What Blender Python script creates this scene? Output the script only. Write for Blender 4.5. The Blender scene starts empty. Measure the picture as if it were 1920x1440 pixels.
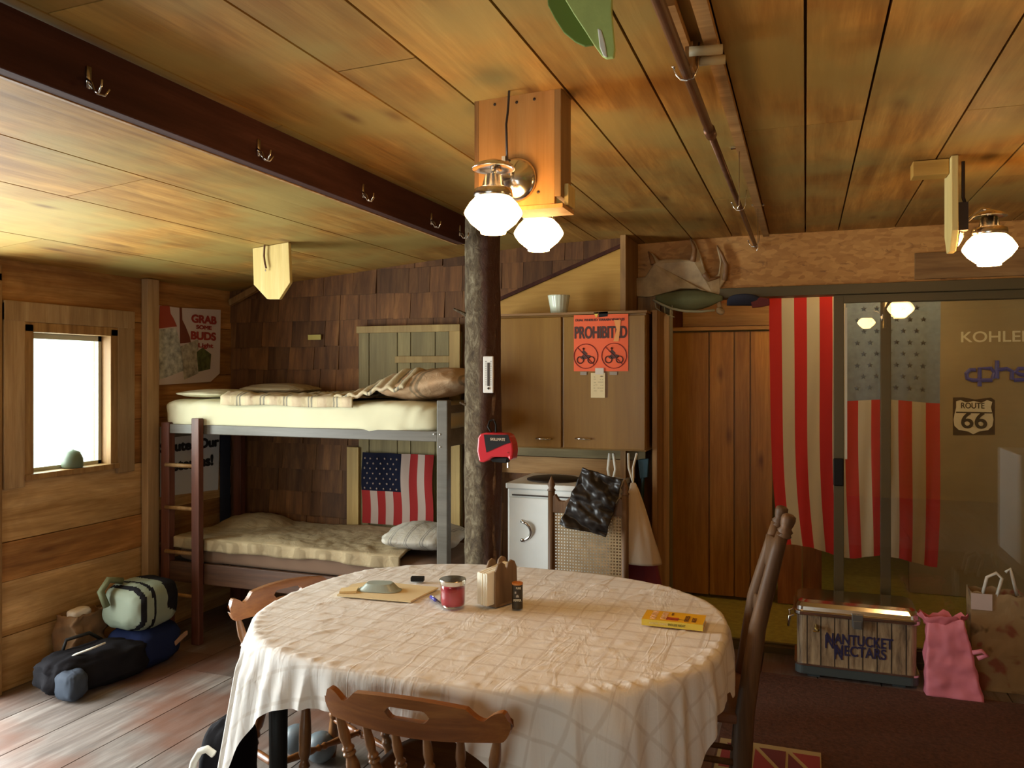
import bpy, math, random
from mathutils import Vector, Matrix, Euler, noise
random.seed(7)
C = bpy.context.scene.collection
SC = bpy.context.scene
PI = math.pi
# ------------------------------------------------------------------ camera
F = 1500.0; YAW = math.atan(550/F); EYE = 1.57; HOR = 700.0
cam_d = bpy.data.cameras.new('camera'); cam = bpy.data.objects.new('camera', cam_d); C.objects.link(cam)
cam_d.sensor_width = 36; cam_d.lens = F/1920*36; cam_d.shift_y = -(720-HOR)/1920
cam_d.clip_start = .02
cam.location = (0, 0, EYE); cam.rotation_euler = (PI/2, 0, YAW)
SC.camera = cam
# ------------------------------------------------------------------ look
SC.view_settings.view_transform = 'Standard'; SC.view_settings.look = 'None'
SC.view_settings.gamma = 1; SC.view_settings.use_curve_mapping = False
SC.view_settings.exposure = 0.2
SC.cycles.max_bounces = 8; SC.cycles.diffuse_bounces = 5; SC.cycles.sample_clamp_indirect = 6
# ------------------------------------------------------------------ world and daylight
W = bpy.data.worlds.new('sky'); SC.world = W; W.use_nodes = True
bg = W.node_tree.nodes['Background']; bg.inputs[0].default_value = (.80, 1.0, .93, 1); bg.inputs[1].default_value = 3.0
def area(name, loc, rot, sx, sy, power, col):
    d = bpy.data.lights.new(name, 'AREA'); d.shape = 'RECTANGLE'; d.size = sx; d.size_y = sy; d.energy = power; d.color = col
    o = bpy.data.objects.new(name, d); C.objects.link(o); o.location = loc; o.rotation_euler = rot; return o
DAY = (.93, .98, 1.0)
area('daylight_doorway', (-4.25, 2.00, 1.30), (0, -PI/2-.12, 0), 2.2, 1.9, 200, DAY)         # through the open doorway of the left wall
area('daylight_front_windows', (-1.15, -1.75, 1.35), (PI/2, 0, 0), 1.7, 1.1, 13, (.96, .98, 1.0))   # through the windows behind the camera
area('daylight_small_window', (-3.95, 3.23, 1.42), (0, -PI/2, 0), .6, .45, 9, (.75, 1.0, .85))
LAMP_COL = (1.0, .56, .20); LAMP_STR = 27.0

# ------------------------------------------------------------------ helpers
s_, c_ = math.sin(YAW), math.cos(YAW)
def ray(x, y):
    u = (x-960)/F; v = (HOR-y)/F
    return Vector((c_*u-s_, s_*u+c_, v))
def atY(x, y, Y): r = ray(x, y); t = Y/r[1]; return Vector((r[0]*t, Y, EYE+r[2]*t))
def atX(x, y, X): r = ray(x, y); t = X/r[0]; return Vector((X, r[1]*t, EYE+r[2]*t))
def atZ(x, y, Z): r = ray(x, y); t = (Z-EYE)/r[2]; return Vector((r[0]*t, r[1]*t, Z))
def nz(x, y=0, z=0, s=1): return noise.noise(Vector((x*s, y*s, z*s)))

class M:
    def __init__(s): s.v = []; s.f = []; s.m = []; s.r = []
    def add(s, vs, fs, m=0, r=None):
        b = len(s.v); s.v += [Vector(p) for p in vs]
        r = random.random() if r is None else r
        for f in fs: s.f.append([b+i for i in f]); s.m.append(m); s.r.append(r)
        return s
    def box(s, x0, x1, y0, y1, z0, z1, m=0, r=None, M4=None):
        vs = [Vector((x, y, z)) for z in (z0, z1) for y in (y0, y1) for x in (x0, x1)]
        if M4 is not None: vs = [M4 @ p for p in vs]
        return s.add(vs, [(0, 2, 3, 1), (4, 5, 7, 6), (0, 1, 5, 4), (2, 6, 7, 3), (0, 4, 6, 2), (1, 3, 7, 5)], m, r)
    def bar(s, a, b, w, h, up=(0, 0, 1), m=0, r=None):
        a = Vector(a); b = Vector(b); d = (b-a); L = d.length; d.normalize(); up = Vector(up)
        sx = d.cross(up).normalized(); uz = sx.cross(d).normalized()
        R = Matrix((sx, d, uz)).transposed().to_4x4(); R.translation = a
        return s.box(-w/2, w/2, 0, L, -h/2, h/2, m, r, R)
    def prism(s, pts, depth, m=0, r=None):   # pts 3d planar outline, depth vector
        n = len(pts); d = Vector(depth); a = [Vector(p) for p in pts]; b = [p+d for p in a]
        fs = [tuple(range(n-1, -1, -1)), tuple(range(n, 2*n))]+[(i, (i+1) % n, n+(i+1) % n, n+i) for i in range(n)]
        return s.add(a+b, fs, m, r)
    def tube(s, path, rad, n=8, m=0, r=None, cap=True):
        P = [Vector(p) for p in path]; k = len(P)
        if not hasattr(rad, '__len__'): rad = [rad]*k
        vs = []; prev = None
        for i in range(k):
            t = (P[min(i+1, k-1)]-P[max(i-1, 0)]).normalized()
            if prev is None:
                a = Vector((0, 0, 1)) if abs(t.z) < .9 else Vector((1, 0, 0)); e = t.cross(a).normalized()
            else: e = (prev-t*prev.dot(t)).normalized()
            prev = e; g = t.cross(e)
            for j in range(n):
                q = 2*PI*j/n; vs.append(P[i]+(e*math.cos(q)+g*math.sin(q))*rad[i])
        fs = [(i*n+j, i*n+(j+1) % n, (i+1)*n+(j+1) % n, (i+1)*n+j) for i in range(k-1) for j in range(n)]
        if cap: fs += [tuple(range(n-1, -1, -1)), tuple(range((k-1)*n, k*n))]
        return s.add(vs, fs, m, r)
    def lathe(s, prof, n=24, M4=None, m=0, r=None):   # prof [(radius, z)]
        vs = [Vector((a*math.cos(2*PI*j/n), a*math.sin(2*PI*j/n), z)) for a, z in prof for j in range(n)]
        if M4 is not None: vs = [M4 @ p for p in vs]
        k = len(prof)
        fs = [(i*n+j, i*n+(j+1) % n, (i+1)*n+(j+1) % n, (i+1)*n+j) for i in range(k-1) for j in range(n)]
        fs += [tuple(range(n-1, -1, -1)), tuple(range((k-1)*n, k*n))]
        return s.add(vs, fs, m, r)
    def grid(s, fn, nu, nv, cu=False, m=0, r=None, mf=None):
        vs = [fn(i/(nu if cu else nu), j/nv) for i in range(nu if cu else nu+1) for j in range(nv+1)]
        w = nv+1; b = len(s.v); s.v += [Vector(p) for p in vs]; r = random.random() if r is None else r
        for i in range(nu):
            for j in range(nv):
                i2 = (i+1) % nu if cu else i+1
                s.f.append([b+i*w+j, b+i2*w+j, b+i2*w+j+1, b+i*w+j+1]); s.m.append(mf(i, j) if mf else m); s.r.append(r)
        return s
    def build(s, name, mats, parent=None, smooth=False, bevel=0, local=False, solid=0, sub=0, origin=True):
        if not isinstance(mats, (list, tuple)): mats = [mats]
        off = Vector((0, 0, 0)); me = bpy.data.meshes.new(name)
        if parent is not None and not local: off = Vector(parent.get('_loc', (0, 0, 0)))
        elif parent is None and origin:
            xs = [p.x for p in s.v]; ys = [p.y for p in s.v]; zs = [p.z for p in s.v]
            off = Vector(((min(xs)+max(xs))/2, (min(ys)+max(ys))/2, min(zs)))
        me.from_pydata([p-off for p in s.v], [], s.f)
        for mt in mats: me.materials.append(mt)
        for p, mi in zip(me.polygons, s.m): p.material_index = mi; p.use_smooth = smooth
        at = me.attributes.new('rnd', 'FLOAT', 'FACE')
        for i, r in enumerate(s.r): at.data[i].value = r
        o = bpy.data.objects.new(name, me); C.objects.link(o)
        if parent is not None:
            o.parent = parent; o['_loc'] = list(off)
        else:
            o.location = off; o['_loc'] = list(off)
        if solid: q = o.modifiers.new('thick', 'SOLIDIFY'); q.thickness = solid; q.offset = 0
        if bevel: q = o.modifiers.new('bevel', 'BEVEL'); q.width = bevel; q.segments = 2; q.limit_method = 'ANGLE'
        if sub: q = o.modifiers.new('sub', 'SUBSURF'); q.levels = sub; q.render_levels = sub
        return o
def tag(o, label=None, cat=None, group=None, kind=None):
    if label: o['label'] = label
    if cat: o['category'] = cat
    if group: o['group'] = group
    if kind: o['kind'] = kind
    return o
def thing(name, label, cat, loc=(0, 0, 0), rz=0, group=None):
    o = bpy.data.objects.new(name, None); C.objects.link(o); o.empty_display_size = .1
    o.location = loc; o.rotation_euler = (0, 0, rz); o['_loc'] = list(loc)
    return tag(o, label, cat, group)
def struct(name, mb, mats, parent=None, **k):
    o = mb.build(name, mats, parent, origin=False, **k)
    if parent is None: o['kind'] = 'structure'
    return o
def copy_tree(o, loc=None, rz=None, label=None, group=None, parent=None):
    c = o.copy(); C.objects.link(c)
    if parent is not None: c.parent = parent
    if loc is not None: c.location = loc
    if rz is not None: c.rotation_euler = (0, 0, rz)
    if label: c['label'] = label
    if group: c['group'] = group
    for ch in list(o.children): copy_tree(ch, parent=c)
    return c
def text(name, body, size, mt, parent, loc, rot, xs=1.0, bold=0.0, ext=.0008, align='CENTER', space=1.0, shear=0, fit=None):
    cu = bpy.data.curves.new(name, 'FONT'); cu.body = body; cu.size = size; cu.extrude = ext
    cu.align_x = align; cu.align_y = 'CENTER'; cu.space_character = space; cu.shear = shear
    t = bpy.data.objects.new(name+'_tmp', cu); C.objects.link(t)
    dg = bpy.context.evaluated_depsgraph_get(); m0 = bpy.data.meshes.new_from_object(t.evaluated_get(dg))
    bpy.data.objects.remove(t)
    x_ = [v.co.x for v in m0.vertices]; y_ = [v.co.y for v in m0.vertices]; wd = max(x_)-min(x_); mid = (max(x_)+min(x_))/2; my = (max(y_)+min(y_))/2
    if fit: xs = (fit-2*bold)/wd
    vs0 = [Vector(((v.co.x-mid)*xs, v.co.y-my, v.co.z)) for v in m0.vertices]; fs0 = [tuple(p.vertices) for p in m0.polygons]; bpy.data.meshes.remove(m0)
    vs, fs = [], []
    for (dx, dy) in ([(0, 0)] if bold == 0 else [(bold, 0), (-bold, 0), (0, bold*.8), (0, -bold*.8), (bold*.7, bold*.6), (-bold*.7, bold*.6), (bold*.7, -bold*.6), (-bold*.7, -bold*.6)]):
        b = len(vs); vs += [v+Vector((dx, dy, len(vs)/max(1, len(vs0))*6e-5)) for v in vs0]; fs += [tuple(b+i for i in f) for f in fs0]
    me = bpy.data.meshes.new(name); me.from_pydata(vs, [], fs); me.materials.append(mt)
    o = bpy.data.objects.new(name, me); C.objects.link(o)
    o.location = Vector(loc)-(Vector(parent.get('_loc', (0, 0, 0))) if parent else Vector((0, 0, 0)))
    o.rotation_euler = rot
    if parent: o.parent = parent
    return o
RY = (PI/2, 0, 0); RX = (PI/2, 0, PI/2)

# ------------------------------------------------------------------ materials
def newmat(name):
    m = bpy.data.materials.new(name); m.use_nodes = True; nt = m.node_tree
    return m, nt, nt.nodes['Principled BSDF']
def rgba(c): return (c[0], c[1], c[2], 1)
def nd(nt, typ, **k):
    n = nt.nodes.new(typ)
    for a, b in k.items(): setattr(n, a, b)
    return n
def mix(nt, fac, a, b, mode='MIX'):
    n = nt.nodes.new('ShaderNodeMix'); n.data_type = 'RGBA'; n.blend_type = mode
    for key, val in ((0, fac), (6, a), (7, b)):
        if isinstance(val, bpy.types.NodeSocket): nt.links.new(val, n.inputs[key])
        elif key == 0: n.inputs[0].default_value = val
        else: n.inputs[key].default_value = rgba(val)
    return n.outputs[2]
def ramp(nt, inp, stops):
    n = nt.nodes.new('ShaderNodeValToRGB'); e = n.color_ramp.elements
    while len(e) < len(stops): e.new(.5)
    for q, (p, c) in zip(e, stops): q.position = p; q.color = rgba(c) if hasattr(c, '__len__') else (c, c, c, 1)
    nt.links.new(inp, n.inputs[0]); return n.outputs[0]
def math_(nt, op, a, b=None):
    n = nt.nodes.new('ShaderNodeMath'); n.operation = op
    for i, v in enumerate((a, b)):
        if v is None: continue
        if isinstance(v, bpy.types.NodeSocket): nt.links.new(v, n.inputs[i])
        else: n.inputs[i].default_value = v
    return n.outputs[0]
def vnoise(nt, vec, sc, scale=5, detail=4, rough=.55, dist=0.0):
    mp = nd(nt, 'ShaderNodeMapping'); mp.inputs['Scale'].default_value = sc; nt.links.new(vec, mp.inputs[0])
    n = nd(nt, 'ShaderNodeTexNoise'); n.inputs['Scale'].default_value = scale; n.inputs['Detail'].default_value = detail
    n.inputs['Roughness'].default_value = rough; n.inputs['Distortion'].default_value = dist
    nt.links.new(mp.outputs[0], n.inputs['Vector']); return n.outputs[0]
def bump(nt, b, h, st=.3, d=.01):
    n = nd(nt, 'ShaderNodeBump'); n.inputs['Strength'].default_value = st; n.inputs['Distance'].default_value = d
    nt.links.new(h, n.inputs['Height']); nt.links.new(n.outputs[0], b.inputs['Normal'])
def coords(nt, var=True):
    tc = nd(nt, 'ShaderNodeTexCoord'); at = nd(nt, 'ShaderNodeAttribute'); at.attribute_name = 'rnd'
    va = nd(nt, 'ShaderNodeVectorMath'); va.operation = 'ADD'
    sc = nd(nt, 'ShaderNodeVectorMath'); sc.operation = 'SCALE'; sc.inputs[0].default_value = (13, 17, 11)
    nt.links.new(at.outputs['Fac'], sc.inputs['Scale'])
    nt.links.new(tc.outputs['Object'], va.inputs[0]); nt.links.new(sc.outputs[0], va.inputs[1])
    return (va.outputs[0] if var else tc.outputs['Object']), at.outputs['Fac'], tc.outputs['Object']
def plain(name, col, rough=.6, metal=0, noise_amt=0.0, nscale=12, spec=.5, bmp=0, trans=0, sub=0, emis=None, est=0, sheen=0, coat=0):
    m, nt, b = newmat(name); b.inputs['Base Color'].default_value = rgba(col)
    b.inputs['Roughness'].default_value = rough; b.inputs['Metallic'].default_value = metal
    b.inputs['Specular IOR Level'].default_value = spec
    vec, fac, oc = coords(nt)
    if noise_amt or bmp:
        n = vnoise(nt, oc, (1, 1, 1), nscale, 5)
        if noise_amt:
            d = tuple(x*(1-noise_amt) for x in col); l = tuple(min(1, x*(1+noise_amt)) for x in col)
            nt.links.new(ramp(nt, n, [(.3, d), (.7, l)]), b.inputs['Base Color'])
        if bmp: bump(nt, b, n, bmp, .01)
    if trans: b.inputs['Transmission Weight'].default_value = trans
    if coat: b.inputs['Coat Weight'].default_value = coat
    if sheen: b.inputs['Sheen Weight'].default_value = sheen
    if emis: b.inputs['Emission Color'].default_value = rgba(emis); b.inputs['Emission Strength'].default_value = est
    return m
def wood(name, dark, mid, light, axis='y', rough=.6, knots=.5, blotch=.35, var=.35, grain=1.0, stain=None, stain_amt=.5, spec=.35, hue=None, bm=.25):
    m, nt, b = newmat(name); vec, fac, oc = coords(nt)
    lo, hi = .55*grain, 9*grain
    sc = {'x': (lo, hi, hi), 'y': (hi, lo, hi), 'z': (hi, hi, lo)}[axis]
    g = vnoise(nt, vec, sc, 2.2, 6, .62, .6)
    col = ramp(nt, g, [(.30, dark), (.5, mid), (.70, light)])
    fine = vnoise(nt, vec, tuple(k*5 for k in sc), 3, 3, .6)
    col = mix(nt, math_(nt, 'MULTIPLY', ramp(nt, fine, [(.35, 0.6), (.6, 0)]), .5), col, dark)
    bl = vnoise(nt, oc, (1.6, 1.6, 1.6), 1.3, 3, .55)
    sq = {'x': (.9, 3, 3), 'y': (3, .9, 3), 'z': (3, 3, .9)}[axis]
    bl2 = vnoise(nt, vec, sq, 1.6, 4, .6, .8)
    col = mix(nt, math_(nt, 'MULTIPLY', ramp(nt, bl2, [(.42, 1), (.62, 0)]), blotch), col, tuple(x*.45 for x in dark))
    if stain: col = mix(nt, math_(nt, 'MULTIPLY', ramp(nt, bl, [(.42, 0), (.62, 1)]), stain_amt), col, stain)
    if knots:
        mp = nd(nt, 'ShaderNodeMapping'); kk = {'x': (1.3, 3.6, 3.6), 'y': (3.6, 1.3, 3.6), 'z': (3.6, 3.6, 1.3)}[axis]
        mp.inputs['Scale'].default_value = kk; nt.links.new(vec, mp.inputs[0])
        vo = nd(nt, 'ShaderNodeTexVoronoi'); vo.inputs['Scale'].default_value = 1.5; nt.links.new(mp.outputs[0], vo.inputs['Vector'])
        d = math_(nt, 'ADD', vo.outputs['Distance'], math_(nt, 'MULTIPLY', g, .12))
        kf = ramp(nt, d, [(.10, 1), (.17, .35), (.24, 0)])
        col = mix(nt, math_(nt, 'MULTIPLY', kf, knots), col, (dark[0]*.4, dark[1]*.28, dark[2]*.2))
    hs = nd(nt, 'ShaderNodeHueSaturation'); nt.links.new(col, hs.inputs['Color'])
    v = math_(nt, 'ADD', math_(nt, 'MULTIPLY', fac, var), 1-var/2); nt.links.new(v, hs.inputs['Value'])
    nt.links.new(hs.outputs[0], b.inputs['Base Color'])
    b.inputs['Roughness'].default_value = rough; b.inputs['Specular IOR Level'].default_value = spec
    if bm: bump(nt, b, g, bm, .006)
    return m
def glassmat(name, tint=(1, 1, 1), tr=.975, rough=0.0):
    m, nt, b = newmat(name); nt.nodes.remove(b)
    out = nt.nodes['Material Output']; t = nd(nt, 'ShaderNodeBsdfTransparent'); t.inputs[0].default_value = rgba(tuple(x*tr for x in tint))
    g = nd(nt, 'ShaderNodeBsdfGlossy'); g.inputs['Roughness'].default_value = rough; g.inputs[0].default_value = (1, 1, 1, 1)
    lw = nd(nt, 'ShaderNodeLayerWeight'); fc = math_(nt, 'POWER', lw.outputs['Facing'], 4.0); fc = math_(nt, 'ADD', math_(nt, 'MULTIPLY', fc, .6), .045)
    mx = nd(nt, 'ShaderNodeMixShader')
    nt.links.new(fc, mx.inputs[0]); nt.links.new(t.outputs[0], mx.inputs[1]); nt.links.new(g.outputs[0], mx.inputs[2])
    nt.links.new(mx.outputs[0], out.inputs[0]); return m

m_ceil = wood('ceiling_boards', (.27, .115, .02), (.46, .225, .045), (.60, .33, .08), 'y', knots=.7, blotch=.42, var=.22, stain=(.34, .245, .07), stain_amt=.8, rough=.6, spec=.3)
m_wall = wood('wall_boards', (.20, .08, .022), (.40, .18, .05), (.56, .30, .10), 'y', knots=.5, blotch=.45, var=.45)
m_slab = wood('slab_boards', (.34, .17, .05), (.62, .37, .15), (.74, .48, .23), 'y', knots=.6, blotch=.40, var=.2)
m_floor = wood('floor_boards', (.13, .10, .085), (.25, .21, .185), (.38, .335, .30), 'y', knots=.25, blotch=.5, var=.3, stain=(.17, .07, .04), stain_amt=.75, rough=.45, spec=.5)
m_shin = wood('shingle_cedar', (.085, .034, .012), (.165, .068, .022), (.26, .115, .035), 'z', knots=.1, blotch=.4, var=.6, rough=.75)
m_ply = wood('plywood_panel', (.40, .20, .035), (.48, .26, .05), (.55, .31, .07), 'x', knots=.2, blotch=.12, var=.1, bm=.08)
m_trim = wood('trim_board', (.20, .10, .035), (.36, .19, .065), (.46, .27, .10), 'z', knots=.25, blotch=.3, var=.3)
m_trimx = wood('trim_board_long', (.24, .12, .04), (.40, .21, .07), (.50, .29, .11), 'x', knots=.25, blotch=.3, var=.3)
m_dark = wood('dark_stained_board', (.04, .014, .009), (.065, .022, .014), (.09, .034, .022), 'y', knots=0, blotch=.3, var=.2, rough=.8, spec=.15)
m_door = wood('pine_door', (.28, .115, .02), (.42, .19, .035), (.52, .26, .055), 'z', knots=.95, blotch=.2, var=.35, rough=.45)
m_chair = wood('maple_chair', (.15, .045, .012), (.26, .09, .022), (.36, .14, .035), 'x', knots=0, blotch=.2, var=.15, rough=.28, spec=.5, bm=.04)
m_chairz = wood('maple_turnings', (.12, .045, .016), (.24, .10, .03), (.34, .15, .05), 'z', knots=0, blotch=.2, var=.15, rough=.3, spec=.5, bm=.04)
m_dkchair = wood('walnut_chair', (.07, .034, .014), (.14, .07, .03), (.21, .11, .05), 'z', knots=0, blotch=.2, var=.15, rough=.55, spec=.3, bm=.04)
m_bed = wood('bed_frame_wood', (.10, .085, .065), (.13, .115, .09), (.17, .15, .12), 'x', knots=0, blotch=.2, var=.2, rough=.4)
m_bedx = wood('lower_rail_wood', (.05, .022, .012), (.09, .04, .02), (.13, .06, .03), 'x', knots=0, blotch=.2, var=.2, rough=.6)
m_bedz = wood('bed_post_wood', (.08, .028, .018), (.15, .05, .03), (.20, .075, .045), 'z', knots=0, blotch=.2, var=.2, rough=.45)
m_pale = wood('pale_yellow_board', (.62, .45, .16), (.72, .55, .20), (.80, .63, .27), 'z', knots=0, blotch=.08, var=.08, bm=.05)
m_cab = wood('cabinet_wood', (.22, .10, .012), (.25, .12, .016), (.28, .14, .022), 'z', knots=0, blotch=.08, var=.06, rough=.35, spec=.5, bm=.03)
m_chrome = plain('chrome', (.75, .72, .68), .18, 1)
m_steel = plain('brushed_steel', (.78, .76, .72), .16, 1)
m_white = plain('white_enamel', (.78, .78, .74), .3, noise_amt=.06, nscale=5)
m_black = plain('black', (.014, .013, .012), .5, spec=.15)
m_iron = plain('dark_iron', (.05, .035, .028), .5, .6)
m_rust = plain('brown_pipe', (.13, .06, .03), .4, .5, noise_amt=.3)
m_al = plain('bronze_aluminium', (.105, .08, .035), .5, .3)
m_glass = glassmat('window_glass'); m_jar = glassmat('jar_glass', (.97, .95, .95), .93)
m_red = plain('red', (.55, .03, .04), .45); m_offw = plain('off_white', (.75, .72, .62), .7)
def osb():
    m, nt, b = newmat('strand_board'); vec, fac, oc = coords(nt, False)
    v = nd(nt, 'ShaderNodeTexVoronoi'); mp = nd(nt, 'ShaderNodeMapping'); mp.inputs['Scale'].default_value = (26, 26, 60); mp.inputs['Rotation'].default_value = (0, .5, 0)
    nt.links.new(oc, mp.inputs[0]); nt.links.new(mp.outputs[0], v.inputs['Vector']); v.inputs['Scale'].default_value = 1
    sep = nd(nt, 'ShaderNodeSeparateColor'); nt.links.new(v.outputs['Color'], sep.inputs[0])
    c1 = ramp(nt, sep.outputs[0], [(0, (.44, .20, .05)), (.5, (.54, .265, .07)), (1, (.62, .32, .09))])
    n = vnoise(nt, oc, (1, 1, 2), 9, 5, .6, 1.5)
    c2 = mix(nt, ramp(nt, n, [(.6, 0), (.72, .8)]), c1, (.20, .08, .025))
    nt.links.new(c2, b.inputs['Base Color']); b.inputs['Roughness'].default_value = .6; bump(nt, b, sep.outputs[1], .15, .004)
    return m
m_osb = osb()
def bark():
    m, nt, b = newmat('bark'); vec, fac, oc = coords(nt, False)
    n = vnoise(nt, oc, (7, 7, 4), 4.5, 8, .72, .8); n2 = vnoise(nt, oc, (1, 1, .5), 3, 3)
    c = ramp(nt, n, [(.3, (.05, .028, .014)), (.5, (.15, .105, .055)), (.66, (.32, .26, .16))])
    gx = nd(nt, 'ShaderNodeSeparateXYZ'); nt.links.new(oc, gx.inputs[0])
    f = ramp(nt, math_(nt, 'ADD', math_(nt, 'MULTIPLY', gx.outputs[0], 6), math_(nt, 'MULTIPLY', n2, .6)), [(.40, 0), (.55, 1)])
    c = mix(nt, math_(nt, 'MULTIPLY', f, .85), c, (.10, .03, .012))
    nt.links.new(c, b.inputs['Base Color']); b.inputs['Roughness'].default_value = .85; bump(nt, b, n, 1.0, .03); return m
m_bark = bark()
def clothmat(name, col, line, pitch=.13, w=.06, amt=.35, rough=.75, trans=.25, wr=.35):
    m, nt, b = newmat(name); vec, fac, oc = coords(nt, False)
    uv = nd(nt, 'ShaderNodeUVMap'); uv.uv_map = 'UVMap'
    sep = nd(nt, 'ShaderNodeSeparateXYZ'); nt.links.new(uv.outputs[0], sep.inputs[0])
    def band(sock):
        a = math_(nt, 'DIVIDE', sock, pitch); a = math_(nt, 'FRACT', a); a = math_(nt, 'SUBTRACT', a, .5); a = math_(nt, 'ABSOLUTE', a)
        return ramp(nt, a, [(w, 1), (w+.04, 0)])
    g = math_(nt, 'MAXIMUM', band(sep.outputs[0]), band(sep.outputs[1]))
    n = vnoise(nt, oc, (1, 1, 1), 7, 5, .55, .8); n2 = vnoise(nt, oc, (9, 2.5, 1), 1.2, 4, .5, 1.2)
    col2 = mix(nt, math_(nt, 'MULTIPLY', g, amt), col, line)
    nt.links.new(col2, b.inputs['Base Color']); b.inputs['Roughness'].default_value = rough; b.inputs['Specular IOR Level'].default_value = .3
    h = math_(nt, 'ADD', math_(nt, 'MULTIPLY', n, .8), math_(nt, 'MULTIPLY', ramp(nt, n2, [(.42, 0), (.5, 1), (.58, 0)]), .12))
    bump(nt, b, h, wr, .012)
    tr = nd(nt, 'ShaderNodeBsdfTranslucent'); tr.inputs[0].default_value = rgba(col)
    mx = nd(nt, 'ShaderNodeMixShader'); mx.inputs[0].default_value = trans
    out = nt.nodes['Material Output']; nt.links.new(b.outputs[0], mx.inputs[1]); nt.links.new(tr.outputs[0], mx.inputs[2]); nt.links.new(mx.outputs[0], out.inputs[0])
    return m
m_cloth = clothmat('white_damask', (.90, .85, .79), (.62, .52, .42), pitch=.085, w=.04, amt=.42, trans=.12, wr=.5)
def beddingmat(name, base, l1, l2, axis=0, pitch=.16):
    m, nt, b = newmat(name); vec, fac, oc = coords(nt, False)
    sep = nd(nt, 'ShaderNodeSeparateXYZ'); nt.links.new(oc, sep.inputs[0])
    wv = vnoise(nt, oc, (1, 1, 1), 3, 3)
    a = math_(nt, 'ADD', sep.outputs[axis], math_(nt, 'MULTIPLY', wv, .05)); a = math_(nt, 'FRACT', math_(nt, 'DIVIDE', a, pitch))
    f1 = ramp(nt, a, [(.10, 0), (.12, 1), (.16, 1), (.18, 0)]); f2 = ramp(nt, a, [(.22, 0), (.24, 1), (.30, 1), (.32, 0)]); f3 = ramp(nt, a, [(.5, 0), (.52, .5), (.85, .5), (.87, 0)])
    c = mix(nt, f3, base, l2); c = mix(nt, f1, c, l1); c = mix(nt, f2, c, l1)
    nt.links.new(c, b.inputs['Base Color']); b.inputs['Roughness'].default_value = .85
    n = vnoise(nt, oc, (1, 1, 1), 16, 5, .6, .6); bump(nt, b, n, .6, .012); return m
m_comf = beddingmat('striped_comforter', (.56, .46, .28), (.24, .21, .15), (.50, .36, .24))
m_sheet = plain('cream_sheet', (.64, .60, .40), .85, noise_amt=.05, nscale=4, bmp=.35)
m_comf2 = beddingmat('quilted_comforter', (.36, .27, .15), (.26, .19, .10), (.31, .23, .13), 1, .11)

# ------------------------------------------------------------------ room shell
XL, XR, YB, YF, YG = -3.70, 2.60, 4.50, -1.60, 4.80
def ceil_z(x):
    return 2.355 if x > -.4 else (2.327+(x+1.52)/1.12*.028 if x > -1.52 else 2.327-(-1.52-x)/2.18*.195)
fl = M(); x = XL-.02; i = 0
edges = [XL-.1]
for e in (-3.42, -3.10, -2.78, -2.50, -2.22, -1.92, -1.65, -1.36, -1.08, -.80, -.5, -.22, .06, .36, .65, .93, 1.22, 1.5, 1.8, 2.1, 2.4, XR+.1): edges.append(e)
for a, b in zip(edges[:-1], edges[1:]):
    y = YF-.1
    while y < YG:
        L = random.uniform(2.0, 4.2); y2 = min(YG, y+L)
        if YG-y2 < .6: y2 = YG
        fl.box(a+.003, b-.003, y+.002, y2-.002, -.04, 0); y = y2
fl.box(XL-.3, XR+.3, YF-.3, YG, -.12, -.035, r=.1)
struct('floor', fl, m_floor)
cl = M()
edges = [XL-.1, -3.22, -2.60, -2.20, -1.83, -1.50, -1.12, -.893, -.618, -.393, -.19, 0.0, .17, .45, .70, 1.0, 1.3, 1.6, 1.9, 2.2, XR+.1]
for a, b in zip(edges[:-1], edges[1:]):
    y = YF-.1
    while y < YG+.05:
        L = random.uniform(2.6, 6.0); y2 = min(YG+.05, y+L)
        if YG-y2 < .7: y2 = YG+.05
        p = [(a+.0035, y+.002), (b-.0035, y+.002), (b-.0035, y2-.002), (a+.0035, y2-.002)]
        pts = [Vector((q[0], q[1], ceil_z(q[0]))) for q in p]
        cl.prism(pts, (0, 0, .03)); y = y2
for a, b in ((XL-.3, -1.52), (-1.52, -.4), (-.4, XR+.3)):
    cl.prism([(a, YF-.3, ceil_z(a)+.03), (b, YF-.3, ceil_z(b)+.03), (b, YG+.05, ceil_z(b)+.03), (a, YG+.05, ceil_z(a)+.03)], (0, 0, .12), r=.05)
struct('ceiling', cl, m_ceil)
# left wall of wide horizontal boards, window hole and open doorway
wl = M()
wy0, wy1, wz0, wz1 = 2.98, 3.46, 1.06, 1.78; dy0, dy1, dz1 = 1.40, 2.72, 2.02
zs = [0, .27, .54, .735, 1.04, 1.30, 1.56, 1.87, 2.25]
for a, b in zip(zs[:-1], zs[1:]):
    for (u, v) in ((YF-.1, dy0), (dy1, 3.76), (3.76, YG+.1)):
        segs = [(u, v)]
        if u == dy1 and a >= 1.04 and b <= 1.87: segs = [(u, wy0-.01), (wy1+.01, v)]
        for (p, q) in segs:
            wl.box(XL-.04, XL-random.uniform(0, .012), p, q, a+.002, b-.002, m=1 if (b <= 1.04 and a != .54) else 0)
    if a >= 1.87: wl.box(XL-.04, XL-.004, dy0, dy1, 2.02, b)
wl.box(XL-.12, XL-.045, YF-.3, dy0, -.1, 2.4); wl.box(XL-.12, XL-.045, dy1, wy0-.01, -.1, 2.4); wl.box(XL-.12, XL-.045, wy1+.01, YG+.3, -.1, 2.4)
wl.box(XL-.12, XL-.045, wy0-.01, wy1+.01, -.1, 1.05); wl.box(XL-.12, XL-.045, wy0-.01, wy1+.01, 1.79, 2.4); wl.box(XL-.12, XL-.045, dy0, dy1, 2.02, 2.4)
struct('wall_left', wl, [m_wall, m_slab])
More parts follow.
